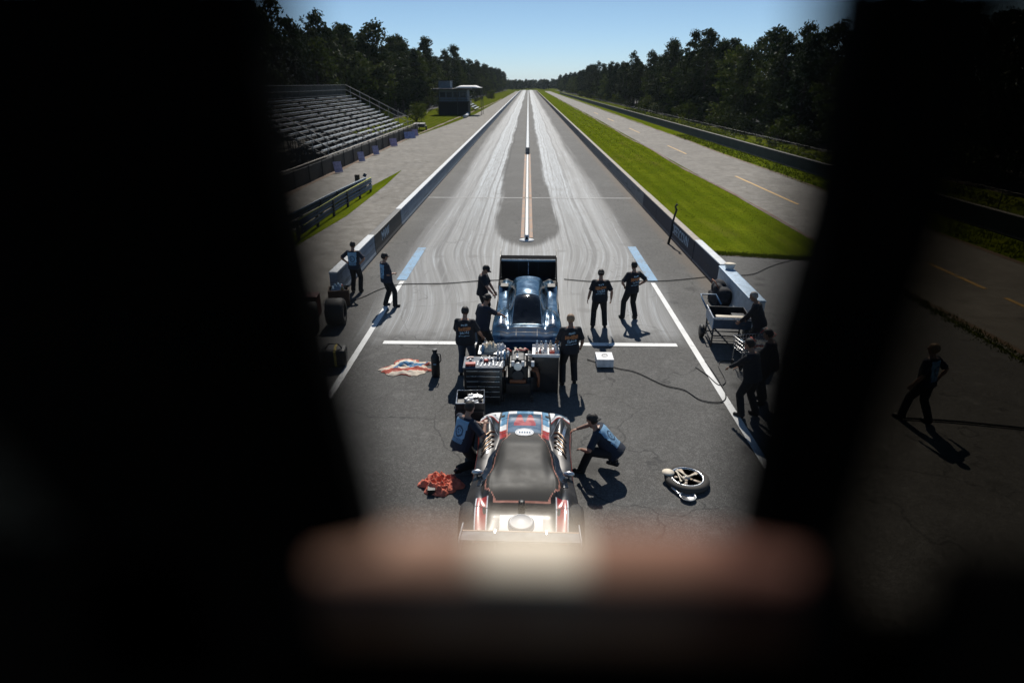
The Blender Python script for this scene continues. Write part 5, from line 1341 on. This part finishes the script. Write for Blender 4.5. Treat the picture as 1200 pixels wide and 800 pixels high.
cable([(1052, 491), (1090, 493), (1130, 496), (1200, 503), (1260, 508)], .022, 'thick black cable lying across the far right apron')

# ------------------------------------------------------------------ observation tower the photographer stands on
M_tw = mat('black painted steel', (.002, .0018, .0016), .9, var=.2, scale=20, spec=.1)
rw_ = NT('red brown rail paint with painted glow'); xx, yy, zz = rw_.xyz(); rn = rw_.noise(rw_.pos(), 38, 6, .65); rn2 = rw_.noise(rw_.pos(), 9, 3)
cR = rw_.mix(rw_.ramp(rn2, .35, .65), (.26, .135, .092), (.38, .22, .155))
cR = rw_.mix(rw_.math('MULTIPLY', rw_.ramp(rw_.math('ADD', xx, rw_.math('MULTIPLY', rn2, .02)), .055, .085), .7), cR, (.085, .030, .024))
glow = rw_.math('ADD', rw_.ramp(rw_.math('ABSOLUTE', rw_.math('ADD', xx, .010)), .085, .012, 0, .22), rw_.math('MULTIPLY', rw_.math('SUBTRACT', rn, .5), .5))  # pale glow round the rail's middle painted in, broken up by noise
cR = rw_.mix(rw_.ramp(glow, .06, .5), cR, (.46, .34, .26))
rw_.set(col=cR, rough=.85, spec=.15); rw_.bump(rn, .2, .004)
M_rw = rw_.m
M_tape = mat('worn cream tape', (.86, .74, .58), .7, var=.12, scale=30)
tw = empty('observation_tower', (0, 0, 0), 0, 'dark tower railing and uprights close around the photographer', 'tower')
YP = .138
def plate(poly, y0, th, name, m=M_tw):
    pts = [AY(px, py, y0) for px, py in poly]
    return MB().prism(pts, (0, th, 0)).build(name, m, tw, bevel=.0)
plate([(320, -60), (330, 60), (356, 200), (384, 350), (414, 480), (440, 590), (450, 640), (350, 660), (366, 790), (120, 790), (88, 640), (-5, 530), (-140, 400), (-140, -60)], YP, .012, 'upright')
plate([(986, -60), (971, 60), (944, 250), (921, 330), (894, 430), (870, 590), (860, 640), (966, 660), (950, 790), (1000, 790), (1002, 640), (1014, 610), (1056, 480), (1108, 340), (1167, 170), (1230, -60)], YP, .012, 'upright')
# handrail: a round bar just outside the uprights, sunlit from the track side
RC = Vector((0, 0, H)) + ray(620, 688).normalized() * .246; RR = .0205
yn = RC.y - RR; zr = RC.z + RR
xl = RC.x + (345 - 620) / F * .25; xr = RC.x + (972 - 620) / F * .25
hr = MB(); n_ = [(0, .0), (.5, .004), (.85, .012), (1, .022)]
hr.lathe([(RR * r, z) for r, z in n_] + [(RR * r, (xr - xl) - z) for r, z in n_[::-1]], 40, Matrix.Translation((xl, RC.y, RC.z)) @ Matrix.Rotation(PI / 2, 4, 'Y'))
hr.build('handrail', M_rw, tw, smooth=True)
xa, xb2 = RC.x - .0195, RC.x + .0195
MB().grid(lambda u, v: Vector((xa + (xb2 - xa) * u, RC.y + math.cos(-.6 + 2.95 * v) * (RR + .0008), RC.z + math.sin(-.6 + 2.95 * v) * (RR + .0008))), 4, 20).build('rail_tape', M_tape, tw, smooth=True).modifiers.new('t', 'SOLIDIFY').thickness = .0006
MB().box((0, RC.y, RC.z - .56), (1.3, .012, 1.09)).build('kick_panel', M_tw, tw)
zs = AY(620, 668, YP).z
for s, x0 in ((-1, xl), (1, xr)): MB().box((x0 + s * .302, YP + .006, (zs + 5.3) / 2), (.6, .012, zs - 5.3)).build('side_panel', M_tw, tw)
def tint(name, c):
    m = bpy.data.materials.new(name); m.use_nodes = True
    t = m.node_tree; t.nodes.clear(); o_ = t.nodes.new('ShaderNodeOutputMaterial'); tb_ = t.nodes.new('ShaderNodeBsdfTransparent'); gl_ = t.nodes.new('ShaderNodeBsdfGlossy'); mx_ = t.nodes.new('ShaderNodeMixShader')
    tb_.inputs[0].default_value = (*c, 1); gl_.inputs['Roughness'].default_value = .02; mx_.inputs[0].default_value = .004
    t.links.new(tb_.outputs[0], mx_.inputs[1]); t.links.new(gl_.outputs[0], mx_.inputs[2]); t.links.new(mx_.outputs[0], o_.inputs[0])
    return m
def pane(xp, yp0, x_far, m):
    a = AY(xp, yp0, YP + .018)
    MB().box(((a.x + x_far) / 2, YP + .018, (zr - .3 + 7.15) / 2), (abs(x_far - a.x), .004, 7.15 - zr + .3)).build('tinted_pane', m, tw)
pane(985, 690, .55, tint('tinted pane', (.30, .285, .26))); pane(150, 690, -.55, tint('dark tinted pane', (.16, .175, .175)))
for s in (-1, 1):
    MB().box((s * .58, YP + .02, 6.75), (.04, .05, .8)).build('outer_upright', M_tw, tw)
MB().box((0, -.45, H - 1.62), (2.4, 1.3, .06)).build('deck', mat('dark deck boards', (.05, .045, .04), .85), tw)
MB().box((0, -.52, H + .85), (2.6, 1.1, .05)).build('roof', M_tw, tw)  # unseen roof added to keep sky light off the uprights
MB().box((0, -1.08, H - .4), (2.5, .05, 2.4)).build('shade_wall', M_tw, tw)  # unseen wall added behind the camera to darken the uprights
for x in (-1.1, 1.1):
    for y in (-1.0, .1): MB().box((x, y, (H - 1.65) / 2), (.14, .14, H - 1.65)).build('leg', M_tw, tw)
br_ = MB()
for s in (-1, 1): br_.tube([(s * 1.1, -1.0, .3), (s * 1.1, .1, 4.6)], .04, 8); br_.tube([(-1.1 * s, -1.0, .3), (1.1 * s, -1.0, 4.6)], .04, 8)
br_.build('brace', M_tw, tw, weld=False)

# ------------------------------------------------------------------ light
W = bpy.data.worlds.new('World'); S.world = W; W.use_nodes = True
nt2 = W.node_tree; bg = nt2.nodes['Background']
sky = nt2.nodes.new('ShaderNodeTexSky'); sky.sky_type = 'NISHITA'; sky.sun_disc = False
EL = R(45); AZ = R(1.5)
sky.sun_elevation = EL; sky.sun_rotation = AZ; sky.altitude = 200; sky.air_density = 1.0; sky.dust_density = .05; sky.ozone_density = 4.5
tm = nt2.nodes.new('ShaderNodeMix'); tm.data_type = 'RGBA'; tm.blend_type = 'MULTIPLY'; tm.inputs[0].default_value = 1; 
tc_ = nt2.nodes.new('ShaderNodeTexCoord'); sx = nt2.nodes.new('ShaderNodeSeparateXYZ'); nt2.links.new(tc_.outputs['Generated'], sx.inputs[0])
rp = nt2.nodes.new('ShaderNodeValToRGB'); nt2.links.new(sx.outputs['Z'], rp.inputs[0])
rp.color_ramp.elements[0].position = 0.0; rp.color_ramp.elements[0].color = (.92, 1.14, 1.55, 1)
rp.color_ramp.elements[1].position = .16; rp.color_ramp.elements[1].color = (.96, .98, .95, 1)
nt2.links.new(rp.outputs[0], tm.inputs[7])
nt2.links.new(sky.outputs[0], tm.inputs[6]); nt2.links.new(tm.outputs[2], bg.inputs[0]); bg.inputs[1].default_value = .068
sl = bpy.data.lights.new('sun', 'SUN'); sl.energy = 4.9; sl.angle = R(.53); sl.color = (1, .95, .87)
so = bpy.data.objects.new('sun', sl); COL.objects.link(so)
dirn = Vector((math.sin(AZ) * math.cos(EL), math.cos(AZ) * math.cos(EL), math.sin(EL)))
so.rotation_euler = dirn.to_track_quat('Z', 'Y').to_euler(); so.location = dirn * 50
S.view_settings.view_transform = 'Standard'; S.view_settings.look = 'None'; S.view_settings.exposure = 0; S.view_settings.gamma = 1
S.view_settings.use_curve_mapping = False
S.render.engine = 'CYCLES'
S.cycles.use_denoising = True
S.cycles.max_bounces = 6; S.cycles.diffuse_bounces = 2; S.cycles.glossy_bounces = 3; S.cycles.transparent_max_bounces = 8; S.cycles.transmission_bounces = 2
S.cycles.sample_clamp_indirect = 4

# thin summer air over the whole place
hz = MB().box((0, 2400, 14.5), (7200, 5800, 31.0)).build('haze', None, None)
tag(hz, 'thin pale air over the whole track', 'haze', kind='stuff')
hm = bpy.data.materials.new('haze'); hm.use_nodes = True; ht = hm.node_tree; ht.nodes.clear()
ho = ht.nodes.new('ShaderNodeOutputMaterial'); hv = ht.nodes.new('ShaderNodeVolumePrincipled')
hv.inputs['Density'].default_value = .00007; hv.inputs['Color'].default_value = (.75, .88, 1.0, 1); hv.inputs['Anisotropy'].default_value = .2
ht.links.new(hv.outputs[0], ho.inputs['Volume']); hz.data.materials.append(hm)
